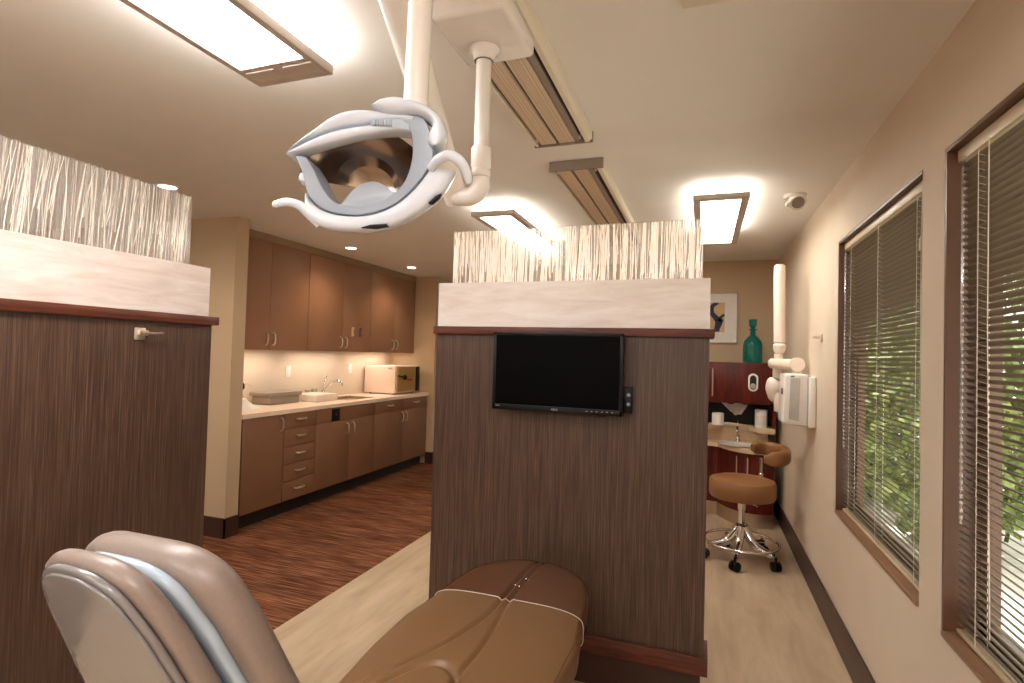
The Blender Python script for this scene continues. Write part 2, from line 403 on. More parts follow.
def partition(name, label, axis, f0, f1, a0, a1, side, gz=2.06, gi=.032):
    """f0 front face, f1 rear face; a0..a1 along the length; end caps at the ends listed in side"""
    mid = (f0+f1)/2; sg = 1 if f1 > f0 else -1
    def bx(m, fa, fb, la, lb, z0, z1, **k):
        lo, hi = min(fa, fb), max(fa, fb)
        return m.box(la, lb, lo, hi, z0, z1, **k) if axis == 'x' else m.box(lo, hi, la, lb, z0, z1, **k)
    loc = ((a0+a1)/2, mid, 0) if axis == 'x' else (mid, (a0+a1)/2, 0)
    p = thing(name, label, 'partition', loc)
    bx(MB(), f0+sg*.03, f1-sg*.03, a0+.012, a1-.012, 0, .157).build('kick_board', M['base'], p)
    bx(MB(), f0, f1, a0, a1, .1575, 1.5425).build('veneer_panel', M['panel'], p, smooth=False)
    t = .016
    m = MB(); bx(m, f0-sg*t, f0-sg*.0005, a0-t, a1+t, .158, .233, bev=.003)
    for s_ in side: bx(m, f0-sg*.0004, f1+sg*t, (a1+.0005) if s_ > 0 else (a0-t), (a1+t) if s_ > 0 else (a0-.0005), .158, .233, bev=.003)
    m.build('base_rail', M['trim'], p)
    bx(MB(), f0-sg*.022, f1+sg*.022, a0-.012 , a1+.02, 1.543, 1.58, bev=.004).build('cap_rail', M['trim'], p)
    bx(MB(), f0+sg*.02, f1-sg*.02, a0-.008, a1, 1.5805, 1.797, bev=.001).build('whitewashed_band', M['cream_lit' if axis == 'x' else 'cream'], p, smooth=False)
    g0, g1 = mid-.008, mid+.008
    ga, gb = a0+.045, a1-gi
    g = bx(MB(), g0, g1, ga, gb, 1.7975, gz, bev=.001).build('resin_screen', M['resin' if axis == 'x' else 'resin_milky'], p, smooth=False)
    if axis == 'x': reeds('x', ga, gb, 1.7975, gz, mid, 360, .006, False).build('reed_inlay', M['reed'], g)
    else: reeds('y', ga, gb, 1.7975, gz, mid, 620, .018, True).build('reed_inlay', M['reed_soft'], g)
    return p
partition('partition', 'half height dark wood partition behind the black monitor', 'x', 2.395, 2.525, -1.24, .026, (1, -1))
partition('partition', 'half height dark wood partition at the left edge of the photo', 'y', -2.055, -2.185, -1.5, 1.815, (1,), 2.10, .075)

def robe_hook(label, c, nrm, along):
    c = V(c); n = V(nrm); a = V(along); z = V((0, 0, 1))
    t = thing('robe_hook', label, 'hook', c)
    MB().obox(c+n*.0035, a, n, z, .022, .0035, .024, .004).build('back_plate', M['nickel'], t)
    m = MB(); m.obox(c+n*.022+z*.004, a, n, z, .012, .015, .010, .003)
    m.tube(catmull([c+n*.036+z*.006-a*.02, c+n*.04+z*.004, c+n*.038+z*.004+a*.04, c+n*.03+z*.006+a*.07], 5), [.010]*16, 10, flat=.5)
    m.build('arm', M['nickel'], t)
robe_hook('satin nickel hook near the top of the left partition', (-2.0549, 1.49, 1.49), (1, 0, 0), (0, 1, 0))
robe_hook('small satin nickel hook on the beige wall beside the window', (XR, 3.735, 1.605), (-1, 0, 0), (0, 1, 0))

# ------------------------------------------------------------------ monitor
mon = thing('monitor', 'black flat screen monitor mounted on the dark wood partition', 'monitor', (-.615, 2.33, 1.2))
x0, x1, z0, z1 = -.908, -.317, 1.20, 1.553
yF, yB = 2.318, 2.345
m = MB(); bz = .014
m.box(x0, x1, yF+.004, yB, z0, z1, bev=.003)
m.box(x0, x1, yF, yF+.006, z1-bz, z1, bev=.002).box(x0, x1, yF, yF+.006, z0, z0+.026, bev=.002).box(x0, x0+bz, yF, yF+.006, z0, z1, bev=.002).box(x1-bz, x1, yF, yF+.006, z0, z1, bev=.002)
m.build('bezel', M['black'], mon)
box(x0+bz, x1-bz, yF+.0015, yF+.0035, z0+.026, z1-bz).build('screen', M['screen'], mon, smooth=False)
box(-.75, -.5, yB+.0005, 2.379, 1.3, 1.46, bev=.004).build('wall_mount', M['black'], mon)
grey_print = plain('grey_print', srgb(170, 168, 166), .5)
X, Z, Yn = V((1, 0, 0)), V((0, 0, 1)), V((0, -1, 0))
text_mesh('ASUS', .013, 'bezel_lettering', grey_print, mon, ((x0+x1)/2, yF-.0005, z0+.013), X, Z, Yn)
text_mesh('HDMI', .008, 'corner_lettering', grey_print, mon, (x0+.028, yF-.0005, z0+.017), X, Z, Yn)
for k in range(6):
    box(x1-.155+k*.022, x1-.148+k*.022, yF-.0012, yF-.0001, z0+.014, z0+.0165).build('button_mark', grey_print, mon)
m = MB().box(x1-.11, x1-.07, yF+.006, yF+.02, z0-.006, z0-.0002, bev=.002); m.build('sensor_foot', M['black'], mon)
sp = thing('control_box', 'small black box with two knobs beside the monitor', 'control box', (-.29, 2.38, 1.21))
box(-.325, -.282, 2.355, 2.3945, 1.212, 1.325, bev=.004).build('housing', M['black'], sp)
for zz in (1.252, 1.292): MB().lathe((-.296, 2.3545, zz), [(0, 0), (.008, 0), (.007, .008), (0, .009)], 14, V((0, -1, 0))).build('knob', M['lamp_grey'], sp)

# ------------------------------------------------------------------ ceiling fixtures
def fixture(label, xa, xb, ya, yb, zb=2.352, far=False):
    t = thing('ceiling_light', label, 'ceiling light', ((xa+xb)/2, (ya+yb)/2, zb))
    fr = .042 if far else .026; en = .05; h = .03
    m = MB()
    m.box(xa, xa+fr, ya, yb, zb, zb+h, bev=.002).box(xb-fr, xb, ya, yb, zb, zb+h, bev=.002)
    m.box(xa+fr, xb-fr, ya, ya+fr, zb, zb+h, bev=.002).box(xa+fr, xb-fr, yb-fr, yb, zb, zb+h, bev=.002)
    m.build('frame', M['bronze'], t)
    box(xa+fr, xb-fr, ya+fr, yb-fr, zb+.008, zb+.012).build('diffuser', M['panel_far' if far else 'panel_light'], t, smooth=False)
    box(xa+.03, xb-.03, ya+.06, yb-.06, zb+h+.002, zb+h+.006).build('uplight_lens', M['up_far' if far else 'up_light'], t, smooth=False)
    xm = (xa+xb)/2
    for yy in (ya+.1, yb-.1):
        MB().lathe((xm, yy, zb+h+.0065), [(.035, 0), (.035, .03), (.05, .034), (.05, ZC-zb-h-.0075)], 20).build('mount', M['white'], t)
    for yy in (ya+.15, yb-.15):
        box(xm-.002, xm+.002, yy-.1, yy+.1, zb+.004, zb+.0075).build('clip', M['white'], t)
    return t
G = 'suspended linear ceiling lights'
fx = fixture('long bright ceiling light at the top left of the photo', -1.465, -1.162, .1, 1.45)
for s_ in (-1, 1): box(-1.3075+s_*.075-.055, -1.3075+s_*.075+.055, 1.36, 1.364, 2.349, 2.3518).build('end_slot', M['white'], fx)
box(-1.438, -1.177, 1.34, 1.423, 2.3525, 2.3575).build('end_plate', M['bronze'], fx)
fixture('bright ceiling light at right, near the round ceiling detector', -.068, .23, 3.2, 4.48, far=True)
fixture('ceiling light seen behind the left half of the reed screen', -1.455, -1.155, 3.24, 4.5, far=True)
fixture('unseen ceiling fill light added behind the camera', -1.465, -1.15, -2.3, -1.0)  # added out of view to brighten the foreground
fixture('unseen ceiling fill light added over the aisle behind the camera', .05, .35, -1.5, -.2)  # added fill for the near wall and ceiling at right, never in view
fixture('unseen ceiling fill light added in the neighbouring bay at left', -4.2, -3.9, .5, 1.75)  # added outside the frame to lift the ceiling at left
fixture('second unseen ceiling fill light added in the neighbouring bay at left', -4.2, -3.9, -1.6, -.3)  # another added, unseen fill source for the left side
fixture('unseen ceiling fill light added over the chair head behind the camera', -.75, -.45, -3.2, -1.9)  # added, unseen; extra fill for the near part of the room

def downlight(label, x, y, z=ZC):
    t = thing('downlight', label, 'ceiling light', (x, y, z-.01))
    MB().lathe((x, y, z-.0003), [(.062, 0), (.066, -.004), (.052, -.007), (.05, -.003), (.05, 0)], 28).build('trim_ring', M['white'], t)
    MB().lathe((x, y, z-.0008), [(.0495, 0), (.0495, -.002), (0, -.0025)], 28).build('lens', M['can_light'], t)
    l = bpy.data.lights.new('spot', 'SPOT'); l.energy = 16; l.spot_size = 2.3; l.spot_blend = .9; l.color = (1, .76, .5); l.shadow_soft_size = .05
    o = bpy.data.objects.new('spot', l); COL.objects.link(o); o.location = (0, 0, -.02); o.parent = t
downlight('round recessed ceiling light, nearer of two before the wall cabinets', -3.257, 4.425)
downlight('round recessed ceiling light, farther of two before the wall cabinets', -3.266, 5.604)
downlight('round recessed ceiling light just above the left reed screen', -3.2, 2.46)

vt = thing('ceiling_vent', 'beige ceiling vent cut by the top edge', 'vent', (.08, 1.42, 2.44))
box(-.07, .23, 1.28, 1.57, 2.438, 2.4498, bev=.003).build('frame', M['alu'], vt)
m = MB()
for k in range(8): m.box(-.045, .205, 1.305+k*.03, 1.315+k*.03, 2.4345, 2.4378)
m.build('louvres', M['grey_metal'], vt)

dt = thing('emergency_light', 'round white ceiling device with a perforated grey face', 'detector', (.50, 3.57, 2.45))
MB().lathe((.50, 3.57, 2.4498), [(.062, 0), (.062, -.012), (.055, -.02), (0, -.021)], 28).build('base', M['white'], dt)
ax = V((.12, -.75, -.6)).normalized()
MB().lathe(V((.51, 3.56, 2.412)), [(.02, -.03), (.045, -.02), (.048, .03), (.045, .036), (.038, .036), (.036, .03), (0, .03)], 28, ax).build('head', M['white'], dt)
MB().lathe(V((.51, 3.56, 2.412))+ax*.0305, [(.0355, 0), (.034, .003), (0, .004)], 24, ax).build('perforated_face', M['grey_metal'], dt)
MB().lathe(V((.462, 3.53, 2.385)), [(0, -.03), (.016, -.012), (.018, 0), (.014, .012), (0, .014)], 16, ax).build('sensor_eye', M['white'], dt)

# ceiling tracks
def track(label, xa, xb, ya, yb, plate):
    t = thing('ceiling_track', label, 'ceiling track', ((xa+xb)/2, (ya+yb)/2, 2.4))
    zb = 2.402
    m = MB(); m.box(xa+.006, xb-.006, ya, yb, zb+.018, ZC-.0005); m.build('channel', M['dark'], t)
    for (p, q) in ((xa+.032, xa+.103), (xa+.117, xa+.188)):
        box(p, q, ya+.004, yb-.012, zb+.004, zb+.0175).build('ribbed_strip', M['track_tan'], t, smooth=False)
    box(xa+.191, xa+.217, ya+.004, yb-.012, zb+.008, zb+.0175).build('plain_strip', M['grey_metal'], t, smooth=False)
    m = MB()
    m.prism([(xb-.030, zb), (xb-.012, zb), (xb, zb+.012), (xb, ZC-.0005), (xb-.005, ZC-.0005), (xb-.005, zb+.017), (xb-.030, zb+.017)], lambda u, v, w_: V((u, w_, v)), ya, yb-.006)
    m.build('side_rail', M['alu'], t)
    m = MB()
    m.prism([(xa+.018, zb), (xa+.006, zb), (xa, zb+.012), (xa, ZC-.0005), (xa+.005, ZC-.0005), (xa+.005, zb+.017), (xa+.018, zb+.017)], lambda u, v, w_: V((u, w_, v)), ya, yb-.006)
    m.build('side_rail', M['alu'], t)
    if plate: box(xa-.004, xb+.004, ya-.014, ya-.0005, zb-.004, ZC-.0005, bev=.002).build('end_plate', M['grey_metal'], t)
    box(xa-.002, xb+.002, yb-.0055, yb+.006, zb-.002, ZC-.0005, bev=.002).build('end_plate', M['grey_metal'], t)
    yy = (ya+.05) if plate else (yb-.05)
    for xx in (xa+.024, xb-.045):
        MB().lathe((xx, yy, zb+.017), [(.006, 0), (.006, -.012), (.003, -.016), (0, -.016)], 10).build('screw', M['white'], t)
track('long tan ribbed ceiling track carrying the operating lamp', -.742, -.478, -.4, 2.345, False)
track('second tan ribbed ceiling track seen above the reed screen', -.762, -.49, 2.68, 4.6, True)

# ------------------------------------------------------------------ dental light
lt = thing('dental_light', 'white overhead dental operating lamp with two handles hanging from the ceiling track', 'dental lamp', (-.595, 1.40, 2.39))
tx0, tx1, ty0, ty1 = -.705, -.488, 1.255, 1.515
MB().box(tx0, tx1, ty0, ty1, 2.335, 2.3955, bev=.016, seg=4).build('trolley', M['white'], lt)
px, py = -.616, 1.43
MB().lathe((px, py, 2.334), [(.046, 0), (.044, -.006), (.034, -.014), (.03, -.03), (.0285, -.034), (.0285, 0)], 28).build('trolley_collar', M['white'], lt)
MB().cyl((px, py, 2.299), (px, py, 2.05), .0225, n=28).build('drop_pole', M['white'], lt)
E0 = V((-.629, 1.45, 1.955))
MB().lathe((px, py, 2.05), [(.024, 0), (.029, -.006), (.029, -.06), (.026, -.064), (.026, -.07), (.029, -.074), (.029, -.085), (.027, -.09)], 28).build('swivel', M['white'], lt)
A0 = V((-.705, 1.44, 1.925)); A1 = V((-.655, 1.022, 2.235)); A2 = A0+(A1-A0)*1.55
MB().tube(catmull([(px, py, 1.958), (px-.002, py+.001, 1.93), (px-.03, py+.003, 1.908), (A0.x+.01, A0.y, A0.z-.006)], 6), [.027]*16+[.03]*3, 24).build('elbow', M['white'], lt)
arm_d = (A1-A0).normalized()
MB().tube([A0-arm_d*.035, A0-arm_d*.03, A0+arm_d*.02, A0+arm_d*.25, A1, A2-arm_d*.02, A2], [.018, .033, .036, .038, .042, .042, .03], 28, flat=.9).build('balance_arm', M['white'], lt)
S = .85/540.57
C0 = V((-.506, .716, 1.734)); HU = V((.9427, .3323, .0282)); HV = V((-.0185, -.0324, .9993)); HW = V((.333, -.9426, -.0244))
def hz(X, Y): return ((260+X/4.267-365)*S, -(90+Y/4.267-170)*S)
def hf(u, v, w_): return C0+HU*u+HV*v+HW*w_
def HL(pts, n=None, closed=False, m=8):
    P = [V((*hz(*p), 0)) for p in pts]; P = catmull(P, m, closed)
    if n: P = resample(P, n, closed)
    return [(p.x, p.y) for p in P]
pole_b = hf(*hz(648, 95), -.03); pole_t = V((pole_b.x+.006, pole_b.y, 2.21))
MB().tube(catmull([A2-arm_d*.02, A2+V((.03, -.01, .03)), pole_t+V((-.02, .01, .04)), pole_t], 6), .026, 20).build('upper_knuckle', M['white'], lt)
MB().cyl(pole_t+V((0, 0, .01)), pole_b+V((0, 0, .03)), .0196, n=28).build('head_pole', M['white'], lt)
MB().lathe(pole_b, [(.022, -.012), (.0205, .03), (.0192, .031)], 28).build('pole_collar', M['white'], lt)
# grey bezel ring
outer = HL([(152, 285), (180, 350), (203, 440), (240, 490), (310, 525), (420, 537), (500, 524), (580, 487), (650, 427), (712, 350), (742, 285), (735, 210), (712, 140), (680, 105), (600, 105)], 60)
inner = HL([(200, 290), (235, 345), (272, 420), (310, 470), (350, 490), (440, 500), (520, 476), (575, 440), (622, 385), (648, 300), (650, 225), (640, 180), (620, 150), (605, 135), (590, 125)], 60)
m = MB()
rs = []
for (a, b) in zip(outer, inner):
    r = []
    for (t, w_) in ((0, -.045), (0, 0), (.06, .004), (.5, .005), (.94, .004), (1, .001), (1.03, -.055)):
        r.append(hf(a[0]+(b[0]-a[0])*t, a[1]+(b[1]-a[1])*t, w_))
    rs.append(r)
m.rings(rs).build('ring_bezel', M['lamp_grey'], lt)
hump = HL([(345, 497), (362, 470), (395, 430), (430, 405), (480, 392), (522, 403), (560, 430), (582, 446), (540, 490), (450, 515), (390, 512)], None, True, 6)
MB().prism(hump, hf, -.03, .001, .002, 3).build('lamp_housing', M['lamp_grey'], lt)
# white lower shell with its two handles
ch_o = HL([(198, 448), (188, 520), (200, 552), (270, 590), (370, 602), (480, 600), (580, 575), (680, 520), (770, 450), (836, 348)], 50)
ch_i = HL([(203, 446), (212, 470), (260, 508), (330, 530), (420, 537), (500, 524), (580, 487), (650, 427), (705, 360), (722, 332)], 50)
MB().band(ch_i, ch_o, hf, -.008, .016, .04, ex=.28).build('lower_shell', M['cool_white'], lt)
def h3(X, Y, w_): u, v = hz(X, Y); return hf(u, v, w_)
pts = catmull([h3(250, 565, -.008), h3(212, 530, .0), h3(172, 496, .004), h3(120, 484, .006), h3(72, 496, .008)], 6)
L = len(pts); MB().tube(pts+[h3(64, 499, .008)], [.0105-.0050*(k/(L-1))**.7 for k in range(L)]+[.003], 14).build('handle', M['cool_white'], lt)
pts = catmull([h3(730, 340, .006), h3(765, 318, .02), h3(815, 308, .03), h3(860, 330, .03), h3(885, 368, .022), h3(893, 402, .012)], 6)
L = len(pts); MB().tube(pts, [.0068+.0014*math.sin(PI*k/(L-1)) for k in range(L)], 14).build('handle', M['cool_white'], lt)
# visor and top cap
up = HL([(118, 276), (150, 240), (240, 165), (320, 105), (400, 83), (490, 86), (590, 98), (660, 112)], 40)
lo = HL([(120, 278), (165, 236), (255, 192), (345, 164), (430, 150), (490, 142), (590, 140), (650, 140)], 40)
MB().band(up, lo, hf, -.012, .02, .06, ex=.3).build('top_cap', M['cool_white'], lt)
up = HL([(118, 279), (165, 245), (255, 200), (345, 172), (430, 158), (490, 152), (590, 158), (640, 170)], 40)
lo = HL([(119, 281), (210, 258), (320, 228), (430, 202), (500, 190), (560, 182), (610, 182), (645, 186)], 40)
MB().band(up, lo, hf, -.002, .011, .03, ex=.3).build('visor', M['cool_white'], lt)
m = MB()
for k in range(7):
    X0 = 492+k*11.5
    m.prism([hz(X0, 139), hz(X0+8, 139), hz(X0+8, 163), hz(X0, 163)], hf, 0, .014)
m.build('vent_ribs', M['blue_grey'], lt)
MB().prism([hz(478, 138), hz(600, 132), hz(640, 160), hz(640, 180), hz(580, 172), hz(478, 164)], hf, -.01, .009).build('vent_panel', M['blue_grey'], lt)
# yoke from the pole round the right side
yo = HL([(492, 84), (520, 52), (575, 38), (640, 50), (720, 80), (775, 125), (800, 185), (795, 225), (775, 248), (757, 254)], 40)
yi = HL([(488, 92), (545, 112), (592, 118), (650, 112), (704, 128), (736, 165), (722, 195), (716, 225), (730, 248), (750, 254)], 40)
MB().band(yo, yi, hf, .0, .022, .04, ex=.4).build('yoke', M['cool_white'], lt)
MB().lathe(h3(172, 360, -.025), [(0, .016), (.007, .013), (.0115, .004), (.0115, -.01), (0, -.012)], 18, HW).build('pivot_knob', M['cool_white'], lt)
MB().prism([hz(440, 594), hz(480, 583), (hz(548, 579)), hz(552, 586), hz(500, 596)], hf, .0, .014, .001).build('switch', M['black'], lt)
MB().prism([hz(722, 490), hz(752, 462), hz(776, 450), hz(768, 468), hz(740, 492)], hf, .0, .013, .001).build('switch', M['black'], lt)
# reflector: part of an ellipsoid bowl behind the opening
m = MB(); P = []
for i in range(19):
    a = PI*1.08*i/18-.16; row = []
    for j in range(12):
        r_ = j/11; ww = -.012-.085*math.sqrt(max(0, 1-r_*r_*.98))
        X_ = 430+285*r_*math.cos(a); Y_ = 345-215*r_*math.sin(a)
        row.append(h3(X_, Y_+ .10*(X_-420), ww))
    P.append(row)
m.grid(P).build('reflector', M['amber'], lt, recalc=False)
m = MB(); P = []
for i in range(19):
    a = PI*i/18; row = []
    for j in range(7):
        r_ = .75+.25*j/6
        row.append(h3(440+138*r_*math.cos(a), 370-118*r_*math.sin(a)+.12*138*r_*math.cos(a), -.05+.02*(j/6)))
    P.append(row)
m.grid(P).build('inner_reflector_ring', M['amber'], lt, recalc=False)

# ------------------------------------------------------------------ dental chair
XC = -.645
ch = thing('dental_chair', 'tan leather reclining dental chair with a grey shell back, in the foreground', 'dental chair', (XC, 1.15, 0))
def half_w(y):
    pts = [(.80, .24), (1.0, .25), (1.24, .272), (1.46, .296), (1.65, .302), (1.83, .278), (1.97, .268), (2.08, .25), (2.17, .215), (2.23, .165), (2.262, .10), (2.278, .02)]
    for (a, wa), (b, wb) in zip(pts, pts[1:]):
        if y <= b:
            t = (y-a)/(b-a); t = t*t*(3-2*t)*.35+t*.65; return wa+(wb-wa)*t
    return .01
def seam_l(y):
    k = max(0, min(1, (1.80-y)/.58)); return -.014-.20*k**1.9
def seam_r(y):
    k = max(0, min(1, (1.80-y)/.40)); return .014+.085*(k**1.3)*(1-.75*k)+.0*k
def _sup():
    P = []
    for k in range(6000):
        a = 2*PI*k/6000; c, s_ = math.cos(a), math.sin(a)
        P.append(V((.28*math.copysign(abs(c)**.42, c), .0675*math.copysign(abs(s_)**.42, s_), 0)))
    return P
SUP = _sup(); SUPC = {}
def sup(n):
    if n not in SUPC: SUPC[n] = [(p.x/.28, p.y/.0675) for p in resample(SUP, n, True)]
    return SUPC[n]
def leg_surface(y0, y1, ny, na, off=0.0, groove=True, zt=.58, th=.135):
    rs = []
    for i in range(ny):
        y = y0+(y1-y0)*i/(ny-1); hw = half_w(y)+off; r = []
        for k in range(na):
            sx, sz = sup(na)[k]; s_ = sz
            x = hw*sx; z = zt-th/2+(th/2+off)*sz*(1-.10*(abs(x)/max(hw, .01))**4)
            if y > 2.05 and s_ > 0: z -= .022*((y-2.05)/.228)**2.5
            if groove and s_ > 0.3:
                for g in (seam_l(y), seam_r(y)):
                    if y > 1.15: z -= .011*math.exp(-((x-g)/.008)**2)
                # arched inner seam of the seat
                q = math.hypot((x+.03)/.135, (y-1.05)/.34)
                if y < 1.42: z -= .011*math.exp(-((q-1)/.04)**2)
            r.append(V((XC+x, y, z)))
        rs.append(r)
    return rs
MB().rings(leg_surface(.80, 2.277, 300, 420)).build('leg_rest', M['leather'], ch, angle=80)
cover = MB().rings(leg_surface(1.835, 2.2775, 60, 160, .003), cap=False).build('foot_cover', M['cover'], ch, angle=80, recalc=True)
m = MB()
hem = leg_surface(1.835, 1.8352, 2, 160, .004)[0]
m.tube(hem, .0013, 6, closed=True).build('cover_hem', M['cord'], cover)
m = MB()
for (ya, xa, xb) in ((1.98, -.10, .03), (2.05, -.05, .035), (1.94, .02, .16)):
    pts = [V((XC+xa+(xb-xa)*k/8, ya-.02*k/8+.003*math.sin(k), .5775)) for k in range(9)]
    m.tube(pts, [.0005]+[.0022]*7+[.0005], 6, flat=.6)
m.build('cover_wrinkle', M['clear'], cover)
# side piping seam along the right top edge
pts = [V((XC+half_w(1.2+.6*k/20)*.955, 1.2+.6*k/20, .5655)) for k in range(21)]
MB().tube(pts, .0022, 6).build('side_seam', M['leather_dark'], ch)
# backrest in its leaning frame
th = math.radians(25); BU = V((0, -math.sin(th), math.cos(th))); BN = V((0, math.cos(th), math.sin(th)))
def bf(y0): 
    return lambda u, v, w_: V((XC+u, y0, 1.15))+BU*v+BN*w_
def outline(hw, top, bot, grow, rad, tilt=0.0):
    P = []
    def hwf(v): return hw+grow*max(0, (top-v))
    P += [(-hwf(bot), bot), (-hwf(bot*.6), bot*.6), (-hwf(top-rad*1.6), top-rad*1.6)]
    for k in range(1, 9):
        a = PI-(PI/2)*k/8; P.append((-hw+rad*1.2+rad*1.2*math.cos(a), top-rad+rad*math.sin(a)-0.0))
    for k in range(0, 8):
        a = PI/2-(PI/2)*k/8; P.append((hw-rad*1.6+rad*1.6*math.cos(a), top-rad*1.25+rad*1.25*math.sin(a)))
    P += [(hwf(top-rad*1.9), top-rad*1.9), (hwf(bot*.6), bot*.6), (hwf(bot), bot)]
    return P
def pad(P, f, w0, w1, bulge, seg=8, name='', mat=None, inset=.03):
    m = MB(); c = V((sum(p[0] for p in P)/len(P), sum(p[1] for p in P)/len(P)))
    P = resample([V((p[0], p[1], 0)) for p in P], 120, True); P = [(p.x, p.y) for p in P]
    n = len(P); rs = []
    nor = []
    for i in range(n):
        a, b = V(P[i-1]), V(P[(i+1) % n]); t = (b-a).normalized(); nor.append(V((t.y, -t.x)))
    if sum((V(P[i])-c).dot(nor[i]) for i in range(n)) > 0: nor = [-q for q in nor]
    H = w1-w0
    prof = []
    for k in range(seg+1):
        a = PI*k/seg-PI/2
        prof.append((bulge*(1-math.cos(a)), w0+H/2+H/2*math.sin(a)))
    for d, w_ in prof:
        rs.append([f(P[i][0]+nor[i].x*d, P[i][1]+nor[i].y*d, w_) for i in range(n)])
    # close front and back with a shrinking domed fan
    def fan(base, sgn):
        out = []
        for q in (.9, .75, .55, .3, .08):
            out.append([f(c.x+(P[i][0]+nor[i].x*bulge-c.x)*q, c.y+(P[i][1]+nor[i].y*bulge-c.y)*q, base+sgn*inset*(1-q**2)) for i in range(n)])
        return out
    rs = fan(w0, -1)[::-1]+rs+fan(w1, 1)
    m.rings(rs); return m.build(name, mat, ch, angle=60)
sh = outline(.070, .060, -.60, .15, .045)
pad(sh, bf(.43), -.004, .004, .003, 6, 'back_shell_rim', M['shell'], .0)
sh2 = outline(.064, .054, -.59, .15, .042)
pad(sh2, bf(.43), -.0085, -.004, .002, 6, 'back_shell', M['shell'], .002)
tn = outline(.088, .060, -.61, .15, .05)
pad(tn, bf(.43), .005, .029, .010, 8, 'back_pad', M['leather_grey'], .0)
bl = outline(.092, .032, -.61, .16, .05)
pad(bl, bf(.43), .036, .050, .005, 6, 'back_rim', M['blue_grey'], .0)
cu = outline(.124, .026, -.60, .13, .055)
pad(cu, bf(.43), .050, .100, .025, 12, 'back_cushion', M['leather_grey'], .010)
MB().tube([(XC+.16, .93, .70), (XC+.235, .93, .72), (XC+.26, .95, .735)], [.012, .014, .011], 10).build('adjustment_lever', M['leather_dark'], ch)
MB().lathe((XC, 1.15, 0), [(.0, .0), (.27, 0), (.27, .03), (.12, .06), (.10, .1), (.10, .36), (.17, .42), (.17, .4395), (0, .4395)], 36).build('pedestal', M['shell'], ch)

# ------------------------------------------------------------------ kitchen cabinets
XF = -3.385
def bow_handle(m, c, along, out, L=.112, r=.0062, d=.03):
    c, a, o = V(c), V(along), V(out)
    return m.tube(catmull([c-a*L/2, c-a*L*.46+o*d*.6, c-a*L*.25+o*d, c+a*L*.25+o*d, c+a*L*.46+o*d*.6, c+a*L/2], 4), r, 8, flat=1.3)
OX = V((1, 0, 0)); UZ = V((0, 0, 1)); UY = V((0, 1, 0))
def base_unit(label, y0, y1, doors=(), drawers=(), false_front=None):
    t = thing('base_cabinet', label, 'cabinet', (-3.68, (y0+y1)/2, 0), 'grey brown base cabinets')
    box(-3.984, XF-.0205, y0+.0008, y1-.0008, .125, .884).build('carcass', M['cab_edge'], t, smooth=False)
    box(-3.984, -3.46, y0+.0008, y1-.0008, .001, .1245).build('toe_kick', M['dark'], t, smooth=False)
    g = .0022
    for (a, b, za, zb, hy, hz_) in doors:
        d = box(XF-.02, XF, a+g, b-g, za+g, zb-g, bev=.001).build('door', M['cab'], t)
        bow_handle(MB(), (XF+.0002, hy, hz_), UZ, OX).build('handle', M['nickel'], d)
    for (a, b, za, zb) in drawers:
        d = box(XF-.02, XF, a+g, b-g, za+g, zb-g, bev=.001).build('drawer', M['cab'], t)
        bow_handle(MB(), (XF+.0002, (a+b)/2, (za+zb)/2+.01), UY, OX).build('handle', M['nickel'], d)
    if false_front:
        a, b, za, zb = false_front
        box(XF-.02, XF, a+g, b-g, za+g, zb-g, bev=.001).build('false_front', M['cab'], t)
    return t
base_unit('grey brown base cabinet with one door, nearest the wall end', 3.31, 3.76, doors=[(3.31, 3.76, .125, .882, 3.715, .80)])
zs = [.125, .291, .441, .592, .75, .882]
base_unit('grey brown base cabinet with a stack of five drawers', 3.762, 4.168, drawers=[(3.762, 4.168, zs[k], zs[k+1]) for k in range(5)])
sb = base_unit('grey brown base cabinet with two doors under the sink', 4.17, 5.118, doors=[(4.17, 4.674, .125, .75, 4.625, .66), (4.674, 5.118, .125, .75, 4.72, .66)], false_front=(4.17, 5.118, .75, .882))
base_unit('grey brown base cabinet under the steriliser, farthest of the run', 5.12, 6.31, doors=[(5.12, 5.73, .125, .75, 5.685, .67), (5.73, 6.31, .125, .75, 5.775, .67)], drawers=[(5.12, 5.73, .75, .882), (5.73, 6.31, .75, .882)])
o = thing('power_switch', 'small black switch plate with a red light on the sink cabinet front', 'switch', (XF, 4.45, .75))
box(XF+.0005, XF+.007, 4.388, 4.508, .755, .87, bev=.002).build('plate', M['black'], o)
box(XF+.0072, XF+.011, 4.44, 4.456, .81, .826, bev=.001).build('red_button', M['red'], o)
wt = MB()
SX0, SX1, SY0, SY1 = -3.86, -3.50, 4.80, 5.30
wt.box(-3.9845, -3.372, 3.30, SY0, .885, .922, bev=.003).box(-3.9845, -3.372, SY1, 6.34, .885, .922, bev=.003).box(-3.9845, SX0, SY0-.003, SY1+.003, .885, .922).box(SX1, -3.372, SY0-.003, SY1+.003, .885, .922)
tag(wt.build('worktop', M['counter'], loc=(-3.67, 4.8, .885), smooth=False), 'long cream worktop over the grey brown base cabinets', 'worktop')
sk = MB(); t_ = .008; zb_ = .886
sk.box(SX0+.001, SX1-.001, SY0+.001, SY1-.001, zb_, zb_+.006).box(SX0+.001, SX0+t_, SY0+.001, SY1-.001, zb_+.006, .9235).box(SX1-t_, SX1-.001, SY0+.001, SY1-.001, zb_+.006, .9235).box(SX0+t_, SX1-t_, SY0+.001, SY0+t_, zb_+.006, .9235).box(SX0+t_, SX1-t_, SY1-t_, SY1-.001, zb_+.006, .9235)
tag(sk.build('sink', M['steel'], loc=(-3.68, 5.05, .886), smooth=False), 'stainless sink set into the cream worktop', 'sink')
